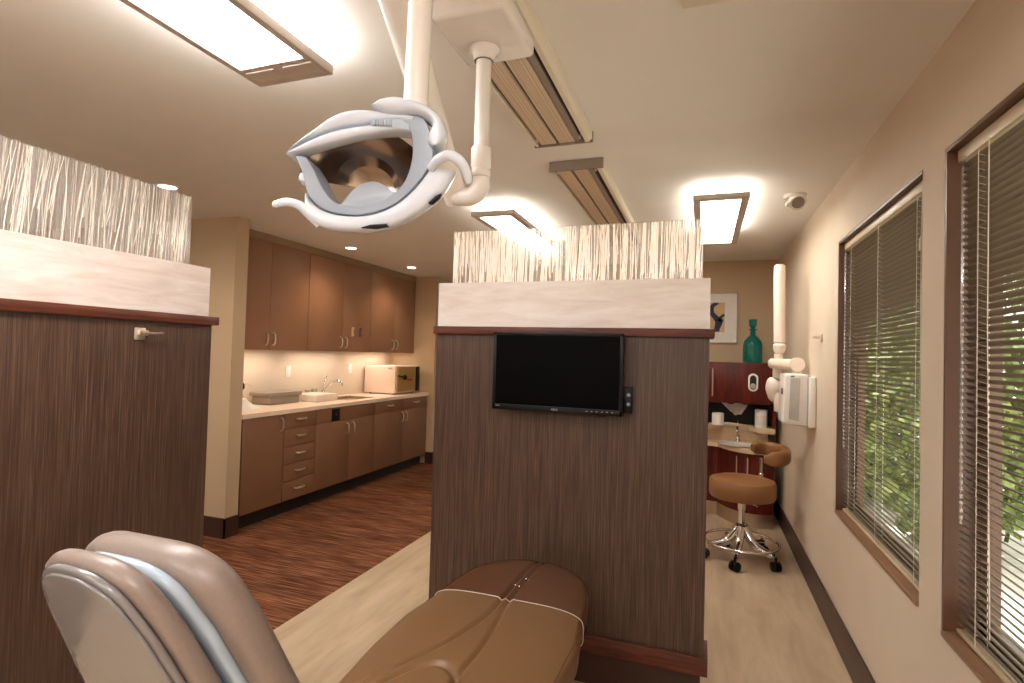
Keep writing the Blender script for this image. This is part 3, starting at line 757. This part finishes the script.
def faucet(label, c, s=1.0, d=OX):
    c = V(c); t = thing('faucet', label, 'tap', c)
    MB().lathe(c+UZ*.0005, [(.03*s, 0), (.03*s, .008*s), (.02*s, .02*s), (.018*s, .07*s), (0, .075*s)], 20).build('base', M['chrome'], t)
    MB().tube(catmull([c+UZ*.03*s, c+UZ*.08*s+d*.02*s, c+UZ*.15*s+d*.10*s, c+UZ*.165*s+d*.16*s, c+UZ*.14*s+d*.20*s, c+UZ*.125*s+d*.205*s], 6), .011*s, 12).build('spout', M['chrome'], t)
    MB().tube(catmull([c+UZ*.07*s, c+UZ*.12*s+V((0, .005, 0)), c+UZ*.17*s+V((0, .02, 0)), c+UZ*.205*s+V((0, .045, 0))], 4), .007*s, 10).build('lever', M['chrome'], t)
faucet('chrome tap with raised lever behind the stainless sink', (-3.915, 4.92, .922), 1.15)
# wall cabinets
def wall_unit(label, y0, y1, ym):
    t = thing('wall_cabinet', label, 'cabinet', (-3.8, (y0+y1)/2, 1.435), 'grey brown wall cabinets')
    box(-3.984, -3.6405, y0+.0008, y1-.0008, 1.437, 2.384).build('carcass', M['cab_edge'], t, smooth=False)
    for (a, b, hy) in ((y0, ym, ym-.045), (ym, y1, ym+.04)):
        d = box(-3.64, -3.62, a+.002, b-.002, 1.433, 2.384, bev=.001).build('door', M['cab_up'], t)
        bow_handle(MB(), (-3.6198, hy, 1.53), UZ, OX, .11).build('handle', M['nickel'], d)
wall_unit('grey brown wall cabinet nearest the wall end', 3.30, 4.287, 3.795)
wall_unit('grey brown wall cabinet in the middle, two clips on its door', 4.288, 5.33, 4.83)
wall_unit('grey brown wall cabinet farthest along, above the steriliser', 5.332, 6.338, 5.845)
for (y, lab, mt) in ((4.987, 'cream clip on the middle wall cabinet door', M['head_rail']), (5.134, 'purple clip on the middle wall cabinet door', M['purple'])):
    t = thing('clip', lab, 'clip', (-3.619, y, 1.60))
    m = MB(); m.box(-3.6195, -3.609, y-.014, y+.014, 1.60, 1.70, bev=.004); m.build('body', mt, t)
    m = MB(); m.lathe((-3.6085, y, 1.685), [(.017, 0), (.017, .006), (0, .008)], 14, OX); m.lathe((-3.6085, y, 1.62), [(.017, 0), (.017, .006), (0, .008)], 14, OX)
    m.build('button', mt, t)
def outlet(label, y, z):
    t = thing('wall_outlet', label, 'outlet', (-3.985, y, z-.06))
    box(-3.9848, -3.979, y-.036, y+.036, z-.058, z+.058, bev=.002).build('plate', M['white'], t)
    for dz in (-.022, .022): box(-3.9789, -3.977, y-.015, y+.015, z+dz-.013, z+dz+.013, bev=.001).build('socket', M['paper'], t)
outlet('white wall outlet left of the sink tap', 4.449, 1.214)
outlet('white wall outlet between the sink tap and the steriliser', 5.476, 1.23)
# steriliser
au = thing('steriliser', 'cream tabletop steriliser with a black door lever at the end of the worktop', 'steriliser', (-3.7, 6.0, .922))
box(-3.955, -3.52, 5.735, 6.29, .935, 1.27, bev=.008).build('body', M['counter'], au)
for (x, y) in ((-3.9, 5.79), (-3.9, 6.23), (-3.57, 5.79), (-3.57, 6.23)): MB().cyl((x, y, .9222), (x, y, .9348), .014, n=12).build('foot', M['black'], au)
tan_face = plain('tan_face', srgb(168, 130, 78), .3, .3, .04)
m = MB(); m.prism([(5.76, .955), (6.19, .955), (6.19, 1.262), (5.76, 1.262)], lambda u, v, w_: V((w_, u, v)), -3.5195, -3.49, .012, 3); m.build('door', tan_face, au)
box(-3.5195, -3.492, 6.2, 6.286, .95, 1.262, bev=.003).build('control_panel', M['black'], au)
MB().lathe((-3.4895, 5.90, 1.13), [(.03, 0), (.03, .02), (.02, .03), (0, .03)], 16, OX).build('lever_hub', M['black'], au)
MB().tube([(-3.47, 5.90, 1.13), (-3.455, 5.80, 1.142), (-3.455, 5.70, 1.155)], [.009, .009, .011], 10).build('lever', M['black'], au)
box(-3.4895, -3.487, 5.97, 6.09, 1.085, 1.11).build('red_label', M['red'], au)
box(-3.62, -3.56, 5.7335, 5.7348, 1.23, 1.25).build('corner_badge', M['bronze'], au)
tag(box(-3.72, -3.42, 5.45, 5.70, .9225, .9245).build('paper_sheet', M['paper']), 'white paper sheet lying before the steriliser', 'paper')
tr = thing('lidded_tray', 'grey lidded instrument tray on the worktop, left of the white box', 'tray', (-3.82, 4.14, .922))
tgrey = plain('grey_tray', srgb(142, 130, 116), .35)
MB().prism([(-3.94, 3.95), (-3.74, 3.95), (-3.74, 4.34), (-3.94, 4.34)], lambda u, v, w_: V((u, v, w_)), .9225, 1.0, .008).build('tub', tgrey, tr)
MB().prism([(-3.955, 3.93), (-3.725, 3.93), (-3.725, 4.36), (-3.955, 4.36)], lambda u, v, w_: V((u, v, w_)), 1.0005, 1.035, .008).build('lid', tgrey, tr)
tag(box(-3.9, -3.60, 4.42, 4.755, .9225, .995, bev=.005, seg=2).build('storage_box', plain('white_box', srgb(226, 212, 196), .35)), 'low off-white box on the worktop beside the sink', 'box')
cc = [(-3.942, 4.71), (-3.94, 4.80)]
for k, (x, y) in enumerate(cc):
    tag(MB().lathe((x, y, .9225), [(.028, 0), (.036, .09+.01*k), (.034, .09+.01*k), (.026, .004), (0, .004)], 20).build('cup', M['cup']), ['pale green clear cup behind the low box, farther from the tap', 'pale green clear cup beside the chrome tap'][k], 'cup')
pu = thing('soap_dispenser', 'soap dispenser with a dark pump head beside the wall end', 'soap dispenser', (-3.80, 3.66, .922))
MB().lathe((-3.80, 3.66, .9225), [(0, 0), (.034, 0), (.036, .01), (.036, .11), (.02, .135), (.016, .15)], 20).build('bottle', M['cup'], pu)
MB().lathe((-3.80, 3.66, 1.073), [(.018, 0), (.045, .015), (.045, .05), (.03, .07), (0, .072)], 18).build('pump_head', M['dark'], pu)
MB().tube(catmull([(-3.80, 3.68, 1.12), (-3.78, 3.73, 1.125), (-3.77, 3.76, 1.11)], 4), .009, 8).build('spout', M['nickel'], pu)
m = MB(); P = []
for i in range(15):
    row = []
    for j in range(15):
        u, v = i/14*2-1, j/14*2-1; r_ = max(abs(u), abs(v))
        row.append(V((-3.66+.09*u, 3.56+.12*v, .9228+.075*(1-r_**2.2)*(1+.25*math.sin(5*u+2*v)+.2*math.cos(7*v)))))
    P.append(row)
tag(m.grid(P).build('cloth', M['paper'], angle=80, recalc=True), 'crumpled white cloth on the worktop beside the wall end', 'cloth')

# under-cabinet strip lights
for (y0, y1) in ((3.4, 4.2), (4.4, 5.2), (5.4, 6.2)):
    l = bpy.data.lights.new('strip', 'AREA'); l.shape = 'RECTANGLE'; l.size = .05; l.size_y = y1-y0; l.energy = 2.3; l.color = (1, .82, .67)
    o = bpy.data.objects.new('strip_lamp', l); COL.objects.link(o); o.location = (-3.80, (y0+y1)/2, 1.428)

# ------------------------------------------------------------------ corner vanity at the end of the aisle
va = thing('sink_vanity', 'bow fronted red wood sink vanity with steel kick in the far corner', 'vanity', (.1, 5.5, 0))
def bow(o=0.0):
    p = [(.60, 5.20-o), (.45, 5.165-o), (.33, 5.21-o), (.24, 5.30-o), (.17, 5.42-o), (.10, 5.48-o), (-.40, 5.50-o)]
    q = [(v.x, v.y) for v in catmull([V((*a, 0)) for a in p], 6)]
    return q+[(-.40, 5.797), (.60, 5.797)]
F3 = lambda u, v, w_: V((u, v, w_))
MB().prism(bow(-.012), F3, .001, .125).build('steel_kick', M['steel'], va)
MB().prism(bow(), F3, .1255, .645).build('body', M['cherry'], va)
MB().prism(bow(.03), F3, .6455, .688, .006).build('counter', M['stone'], va)
for xx, yy in ((.30, 5.225), (.385, 5.16)): 
    MB().tube([(xx, yy, .44), (xx, yy-.02, .445), (xx, yy-.02, .60), (xx, yy, .605)], .005, 8).build('bar_handle', M['nickel'], va)
MB().box(-.40, .59, 5.565, 5.60, .6885, .80).build('backsplash', M['stone'], va)
m = MB().prism([(.62, 5.36), (.62, 5.60), (-.40, 5.60), (-.40, 5.40), (.02, 5.40), (.18, 5.555), (.42, 5.555), (.48, 5.38)], F3, .8005, .85, .004); m.build('ledge', M['stone'], va)
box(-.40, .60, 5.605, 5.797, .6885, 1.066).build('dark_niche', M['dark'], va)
box(.601, .625, 5.36, 5.797, .8505, 1.066).build('side_panel', M['cherry'], va)
tag(MB().lathe((.31, 5.33, .6885), [(0, .001), (.10, .001), (.145, .008), (.15, .012), (.145, .014), (.11, .006), (0, .004)], 36).build('wash_basin', M['white']), 'oval white basin set in the vanity counter', 'basin')
faucet('small chrome tap on the corner vanity', (.325, 5.515, .6885), .95, V((-.1, -.995, 0)))
uc = thing('hanging_cabinet', 'red wood cabinet on the back wall under the teal bottle', 'cabinet', (.1, 5.55, 1.07))
box(-.45, .588, 5.322, 5.799, 1.068, 1.438, bev=.002).build('body', M['cherry'], uc)
d = box(.05, .586, 5.302, 5.3215, 1.07, 1.436, bev=.002).build('door', M['cherry'], uc)
d2 = box(-.45, .046, 5.302, 5.3215, 1.07, 1.436, bev=.002).build('door', M['cherry'], uc)
MB().tube([(.09, 5.302, 1.125), (.09, 5.275, 1.13), (.09, 5.275, 1.37), (.09, 5.302, 1.375)], .006, 8).build('handle', M['nickel'], d)
ov = [(.4305+.041*math.cos(a)*1.0, 1.262+.04*math.sin(a)+(.04 if math.sin(a) > 0 else -.04)) for a in [2*PI*k/40 for k in range(40)]]
oi = [(.4305+(x-.4305)*.66, 1.262+(z-1.262)*.8) for x, z in ov]
G3 = lambda u, v, w_: V((u, w_, v))
gd = thing('cup_dispenser', 'white oval dispenser with a dark opening on the red cabinet', 'dispenser', (.43, 5.30, 1.19))
m = MB(); m.rings([[G3(u, v, w_) for u, v in lp] for lp, w_ in ((ov, 5.3015), (ov, 5.290), (oi, 5.288), (oi, 5.3015))], closed=True); m.build('oval_rim', M['white'], gd)
MB().prism(oi, G3, 5.3012, 5.2985).build('opening', M['dark'], gd)
MB().lathe((.4305, 5.2983, 1.23), [(.024, 0), (.022, .006), (0, .009)], 18, V((0, -1, 0))).build('cup_end', M['bronze'], gd)
bt = thing('glass_bottle', 'teal glass decanter with stopper standing on the red cabinet', 'bottle', (.435, 5.47, 1.4385))
MB().lathe((.435, 5.47, 1.4388), [(0, 0), (.078, 0), (.084, .006), (.084, .155), (.074, .20), (.045, .235), (.024, .255), (.021, .30), (.038, .304), (.038, .31), (.018, .311)], 36).build('bottle_body', M['teal'], bt)
MB().lathe((.435, 5.47, 1.75), [(0, 0), (.017, .002), (.022, .02), (.033, .03), (.036, .085), (.032, .09), (0, .09)], 28).build('stopper', M['teal'], bt)
pc = thing('framed_picture', 'framed abstract print with a wide white mat on the back wall', 'picture', (.08, 5.79, 1.62))
x0, x1, z0, z1 = -.22, .325, 1.62, 2.135
m = MB(); fw = .014
m.box(x0, x1, 5.775, 5.7995, z0, z0+fw, bev=.002).box(x0, x1, 5.775, 5.7995, z1-fw, z1, bev=.002).box(x0, x0+fw, 5.775, 5.7995, z0, z1, bev=.002).box(x1-fw, x1, 5.775, 5.7995, z0, z1, bev=.002)
m.build('frame', M['bronze'], pc)
box(x0+fw, x1-fw, 5.785, 5.799, z0+fw, z1-fw).build('mat', M['paper'], pc, smooth=False)
pa = box(-.1, .20, 5.782, 5.7845, 1.735, 2.03).build('print', plain('print_cream', srgb(206, 180, 130), .8, 0, .05), pc, smooth=False)
navy = plain('print_navy', srgb(60, 58, 88), .8, 0, .15, 40)
def stroke(P, wds):
    P = catmull([V((x, z, 0)) for x, z in P], 6); n = len(P); m = MB(); A = []
    for i, p in enumerate(P):
        t = (P[min(i+1, n-1)]-P[max(i-1, 0)]).normalized(); k = i/(n-1)*(len(wds)-1); j = min(int(k), len(wds)-2); w_ = wds[j]+(wds[j+1]-wds[j])*(k-j)
        A.append([V((min(.199, max(-.099, p.x+s_*t.y*w_)), 5.7812, min(2.029, max(1.736, p.y-s_*t.x*w_)))) for s_ in (-1, 1)])
    return m.grid(A)
stroke([(.14, 2.03), (.085, 1.995), (.078, 1.93), (.12, 1.875), (.145, 1.83), (.13, 1.77), (.135, 1.737)], [.014, .02, .022, .026, .034, .026, .02]).build('painted_stroke', navy, pa, recalc=False)
stroke([(.20, 1.91), (.165, 1.885), (.15, 1.86), (.185, 1.84)], [.012, .014, .02, .02]).build('painted_stroke', navy, pa, recalc=False)
wp = thing('wipes_canister', 'white lidded canister on the right end of the vanity ledge', 'canister', (.513, 5.43, .85))
MB().lathe((.513, 5.43, .8505), [(0, 0), (.05, 0), (.052, .004), (.052, .135), (.05, .138)], 28).build('tub', M['white'], wp)
MB().lathe((.513, 5.43, .989), [(.054, 0), (.054, .02), (.048, .026), (0, .027)], 28).build('lid', M['white'], wp)
MB().rings([[V((.513+.0524*math.cos(a), 5.43+.0524*math.sin(a), z)) for a in [2*PI*k/28 for k in range(28)]] for z in (.875, .96)], cap=False).build('paper_label', plain('label_grey', srgb(222, 212, 204), .6, 0, .12, 160), wp)
tag(MB().lathe((.145, 5.44, .8505), [(0, 0), (.05, 0), (.052, .006), (.052, .105), (.046, .112), (.02, .112), (.02, .1), (0, .1)], 28).build('paper_roll', M['paper']), 'cream paper roll at the left end of the vanity ledge', 'paper roll')
m = MB(); P = []
for i in range(13):
    row = []
    for j in range(9):
        u, v = i/12*2-1, j/8
        row.append(V((.29+.115*u*(1-.55*v)+.02*v, 5.50+.03*math.sin(4*u+3*v)-.03*v, 1.052-.105*v*(1-.25*u*u)+.008*math.sin(6*u))))
    P.append(row)
tag(m.grid(P).build('paper_towel', M['paper'], angle=80), 'crumpled white paper towel hanging beneath the red cabinet', 'paper towel')
tag(MB().tube([(.20, 5.42, .868), (.23, 5.42, .868), (.31, 5.44, .862), (.40, 5.47, .858)], [.010, .014, .012, .004], 10).build('wooden_brush_handle', M['head_rail']), 'small pale wooden handle lying on the vanity ledge', 'brush')

# ------------------------------------------------------------------ x-ray unit on the right wall
xr = thing('xray_unit', 'white wall mounted dental x-ray unit with folded arm beside the corner vanity', 'x-ray unit', (.66, 4.0, 1.04))
box(.642, XR-.0005, 3.865, 4.16, 1.035, 1.365, bev=.012, seg=3).build('wall_plate', M['white'], xr)
m = MB(); m.prism([(.498, 1.06), (.52, 1.05), (.6415, 1.045), (.6415, 1.375), (.52, 1.378), (.505, 1.372)], lambda u, v, w_: V((u, w_, v)), 3.905, 4.15, .012, 3); m.build('control_box', M['white'], xr)
MB().prism([(.53, 1.085), (.59, 1.075), (.595, 1.35), (.54, 1.35)], lambda u, v, w_: V((u, w_, v)), 3.8975, 3.9045, .003).build('front_panel', plain('pale_panel', srgb(190, 186, 180), .3), xr)
box(.54, .56, 3.8955, 3.9045, 1.358, 1.366).build('label_window', M['black'], xr)
box(.4965, .4995, 3.95, 4.0, 1.24, 1.28).build('switch', M['black'], xr)
K = V((.61, 4.15, 1.44))
MB().lathe((K.x, K.y, 1.376), [(.03, 0), (.03, .025), (.024, .03), (.024, .045)], 20).build('post', M['rail_white'], xr)
MB().lathe(K+V((0, -.045, -.003)), [(0, 0), (.045, .002), (.048, .015), (.048, .075), (.04, .09), (0, .09)], 24, UY).build('knuckle', M['rail_white'], xr)
MB().tube([K+V((-.02, .02, 0)), K+V((-.16, .03, 0)), K+V((-.175, .03, 0))], [.034, .034, .02], 20).build('horizontal_arm', M['rail_white'], xr)
J = V((.497, 4.22, 1.44))
MB().tube([J+V((.005, 0, .70)), J+V((.005, 0, .69)), J+V((.005, 0, .60)), J+V((.012, 0, .15)), J+V((.012, 0, .14))], [.028, .036, .038, .038, .03], 22).build('scissor_arm', M['rail_white'], xr)
MB().lathe(J+V((.012, 0, .10)), [(0, -.035), (.03, -.025), (.042, 0), (.042, .03), (.03, .042)], 22).build('elbow_cap', M['rail_white'], xr)
MB().cyl(J+V((.008, 0, .07)), J+V((.0, 0, -.10)), .029, n=20).build('stem', M['rail_white'], xr)
MB().lathe(J+V((-.004, 0, -.105)), [(.033, 0), (.036, -.004), (.036, -.012), (.033, -.016)], 20).build('swivel_ring', M['lamp_grey'], xr)
m = MB(); m.tube(catmull([J+V((0, 0, -.118)), J+V((-.012, 0, -.14)), J+V((-.018, 0, -.18)), J+V((-.016, 0, -.23)), J+V((-.004, 0, -.265))], 5), [.036, .042, .048, .052, .055, .056, .056, .056, .056, .056, .055, .053, .05, .047, .044, .042, .04, .036, .03, .02, .012][:21], 22)
m.build('tube_head', M['rail_white'], xr)
MB().lathe(J+V((.018, -.02, -.20)), [(.038, 0), (.04, -.01), (.037, -.13), (.034, -.134), (.032, -.12)], 24, V((0, 0, 1))).build('aiming_cone', M['rail_white'], xr)

# ------------------------------------------------------------------ stool
SC = V((.29, 4.335, 0))
st = thing('stool', 'tan cushioned dentist stool on chrome five star base with castors', 'stool', SC)
MB().lathe(SC+UZ*.452, [(0, 0), (.19, 0), (.218, .005), (.227, .018), (.229, .08), (.227, .118), (.218, .132), (.19, .140), (.1, .144), (0, .145)], 48).build('seat', M['stool_leather'], st)
MB().lathe(SC+UZ*.43, [(0, 0), (.06, 0), (.11, .0215), (0, .0215)], 24).build('seat_plate', M['black'], st)
MB().lathe(SC+UZ*.2, [(0, 0), (.034, 0), (.034, .06), (.022, .065), (.022, .16), (.027, .163), (.027, .2295), (0, .2295)], 24).build('gas_column', M['chrome'], st)
MB().tube([SC+V((.03, -.03, .425)), SC+V((.09, -.06, .42)), SC+V((.10, -.065, .41))], .005, 8).build('height_lever', M['chrome'], st)
whl = [(-.062, -.295), (.205, -.145), (.17, .20), (-.115, .30), (-.25, -.075)]
hub = [SC+V((0, 0, .2))]
m = MB()
for k, (dx, dy) in enumerate(whl):
    dv = V((dx, dy, 0)).normalized(); R = .245
    pts = catmull([SC+dv*.02+UZ*.235, SC+dv*.05+UZ*.19, SC+dv*.10+UZ*.135, SC+dv*.17+UZ*.112, SC+dv*R+UZ*.10], 5)
    L = len(pts); MB().tube(pts, [.034-.013*i/(L-1) for i in range(L)], 12, flat=1.1).build('base_arm', M['chrome'], st)
    e = SC+dv*.262
    cs = MB(); sd = V((-dv.y, dv.x, 0)); sd = (sd*.6+dv*.4).normalized()
    cs.cyl(e+UZ*.098, e+UZ*.062, .009, n=10)
    for s_ in (-1, 1): cs.lathe(e+sd*(s_*.008)+UZ*.034, [(0, 0), (.028, 0), (.0335, .003), (.0335, .018), (.028, .022), (0, .022)], 20, sd*s_)
    cs.prism([(-.02, .03), (.022, .03), (.03, .05), (.014, .066), (-.014, .066)], lambda u, v, w_: e+dv*u+sd*w_+UZ*v, -.007, .007)
    cs.build('caster', M['black'], st)
ring = [SC+V((.252*math.cos(2*PI*k/48), .252*math.sin(2*PI*k/48), .135)) for k in range(48)]
MB().tube(ring, .0095, 10, closed=True).build('foot_ring', M['chrome'], st)
BP = SC+V((.14, .17, 0))
MB().cyl(BP+UZ*.56, BP+UZ*.72, .011, n=14).build('back_post', M['chrome'], st)
m = MB(); m.lathe(BP+UZ*.555, [(.018, 0), (.018, .05), (.013, .055)], 16); m.tube([BP+UZ*.575+V((-.05, -.02, 0)), BP+UZ*.575], .007, 8); m.build('post_clamp', M['chrome'], st)
rs = []
for k in range(25):
    a = math.radians(150-262*k/24)
    c = SC+V((.180+.118*math.cos(a), .06+.17*math.sin(a), .80-.04*k/24)); o_ = V((math.cos(a), math.sin(a), 0))
    e_ = min(1, .35+2.6*math.sin(PI*min(max(k/24, .02), .98))); r = []
    for q in range(16):
        b = 2*PI*q/16; cx, cz = math.cos(b), math.sin(b)
        r.append(c+o_*(.03*e_*math.copysign(abs(cx)**.7, cx))+UZ*(.052*e_*math.copysign(abs(cz)**.6, cz)))
    rs.append(r)
MB().rings(rs).build('backrest', M['stool_leather'], st, angle=70)

# ------------------------------------------------------------------ outside the windows
struct(box(XR+.2, 14, -6, 16, -.36, -.30).build('floor', M['gravel'], loc=(0, 0, 0)), 'pale paving outside the windows')
struct(box(5.6, 14, 3, 16, -.2995, -.26).build('floor', M['mulch'], loc=(0, 0, 0)), 'planting bed outside')
def shrub(label, c, rx, ry, rz, n, g):
    c = V(c); m = MB()
    t = thing('shrub', label, 'shrub', (c.x, c.y, -.26), g)
    for k in range(n):
        a = random.uniform(0, 2*PI); b = math.acos(random.uniform(-1, 1)); r = random.uniform(.7, 1.03)
        p = c+V((rx*r*math.sin(b)*math.cos(a), ry*r*math.sin(b)*math.sin(a), rz*r*math.cos(b)))
        if p.z < -.25: continue
        u = V((random.gauss(0, 1), random.gauss(0, 1), random.gauss(0, 1))).normalized(); w_ = u.cross(V((random.gauss(0, 1), random.gauss(0, 1), random.gauss(0, 1)))).normalized()
        L, Wd = random.uniform(.06, .11), random.uniform(.025, .05)
        q = [m.bm.verts.new(p+d) for d in (u*L, w_*Wd, -u*L, -w_*Wd)]; m.bm.faces.new(q)
    m.build('foliage', M['leaf'], t, recalc=False, smooth=False)
    MB().tube([(c.x, c.y, -.262), (c.x+.03, c.y, c.z-rz*.3), (c.x, c.y, c.z)], [.06, .045, .02], 8).build('trunk', M['bark'], t)
SG = 'shrubs outside the windows'
spots = [(5.4, 5.4, 1.2, .9, .9, 1.5), (2.3, 6.4, .9, .8, .75, 1.2), (2.1, 8.2, 1.1, .85, .9, 1.4), (2.2, 10.4, 1.3, 1.0, 1.1, 1.6), (2.6, 13.2, 1.6, 1.4, 1.5, 1.9), (5.2, 3.2, .95, .8, .8, 1.2), (6.0, 7.9, 1.6, 1.1, 1.2, 1.9), (4.9, 10.8, 1.8, 1.2, 1.6, 2.1)]
for (x, y, z, rx, ry, rz) in spots:
    shrub('leafy green shrub outside, seen in gaps between blind slats', (x, y, z), rx, ry, rz, int(1500*rx*rz)+900, SG)

# ------------------------------------------------------------------ light, camera, world
wld = bpy.data.worlds.new('sky'); sc.world = wld; wld.use_nodes = True
nt = wld.node_tree; nt.nodes.clear()
ow = nt.nodes.new('ShaderNodeOutputWorld'); bg = nt.nodes.new('ShaderNodeBackground'); 
bg.inputs['Strength'].default_value = 2.4; bg.inputs['Color'].default_value = (1, .97, .92, 1)
nt.links.new(bg.outputs[0], ow.inputs[0])

sl = bpy.data.lights.new('sun', 'SUN'); sl.energy = 5.5; sl.angle = .02; sl.color = (1, .96, .88)
so = bpy.data.objects.new('sun', sl); COL.objects.link(so); so.location = (0, 0, 8)
so.rotation_euler = V((.32, -.35, -.88)).to_track_quat('-Z', 'Y').to_euler()
cam = bpy.data.cameras.new('camera'); co = bpy.data.objects.new('camera', cam); COL.objects.link(co)
cam.sensor_width = 36; cam.lens = 540.567759/1024*36; cam.clip_start = .02; cam.clip_end = 100
r, u, b = V((.94270, .33230, .02822)), V((-.01850, -.03240, .99930)), V((.33300, -.94260, -.02440))
b.normalize(); r = (r-b*r.dot(b)).normalized(); u = b.cross(r)
co.matrix_world = Matrix(((r.x, u.x, b.x, 0), (r.y, u.y, b.y, 0), (r.z, u.z, b.z, 1.45), (0, 0, 0, 1)))
sc.camera = co
sc.view_settings.view_transform = 'Standard'
sc.view_settings.exposure = 0.52
sc.cycles.max_bounces = 8; sc.cycles.diffuse_bounces = 5; sc.cycles.transparent_max_bounces = 16
sc.cycles.sample_clamp_indirect = 6.0
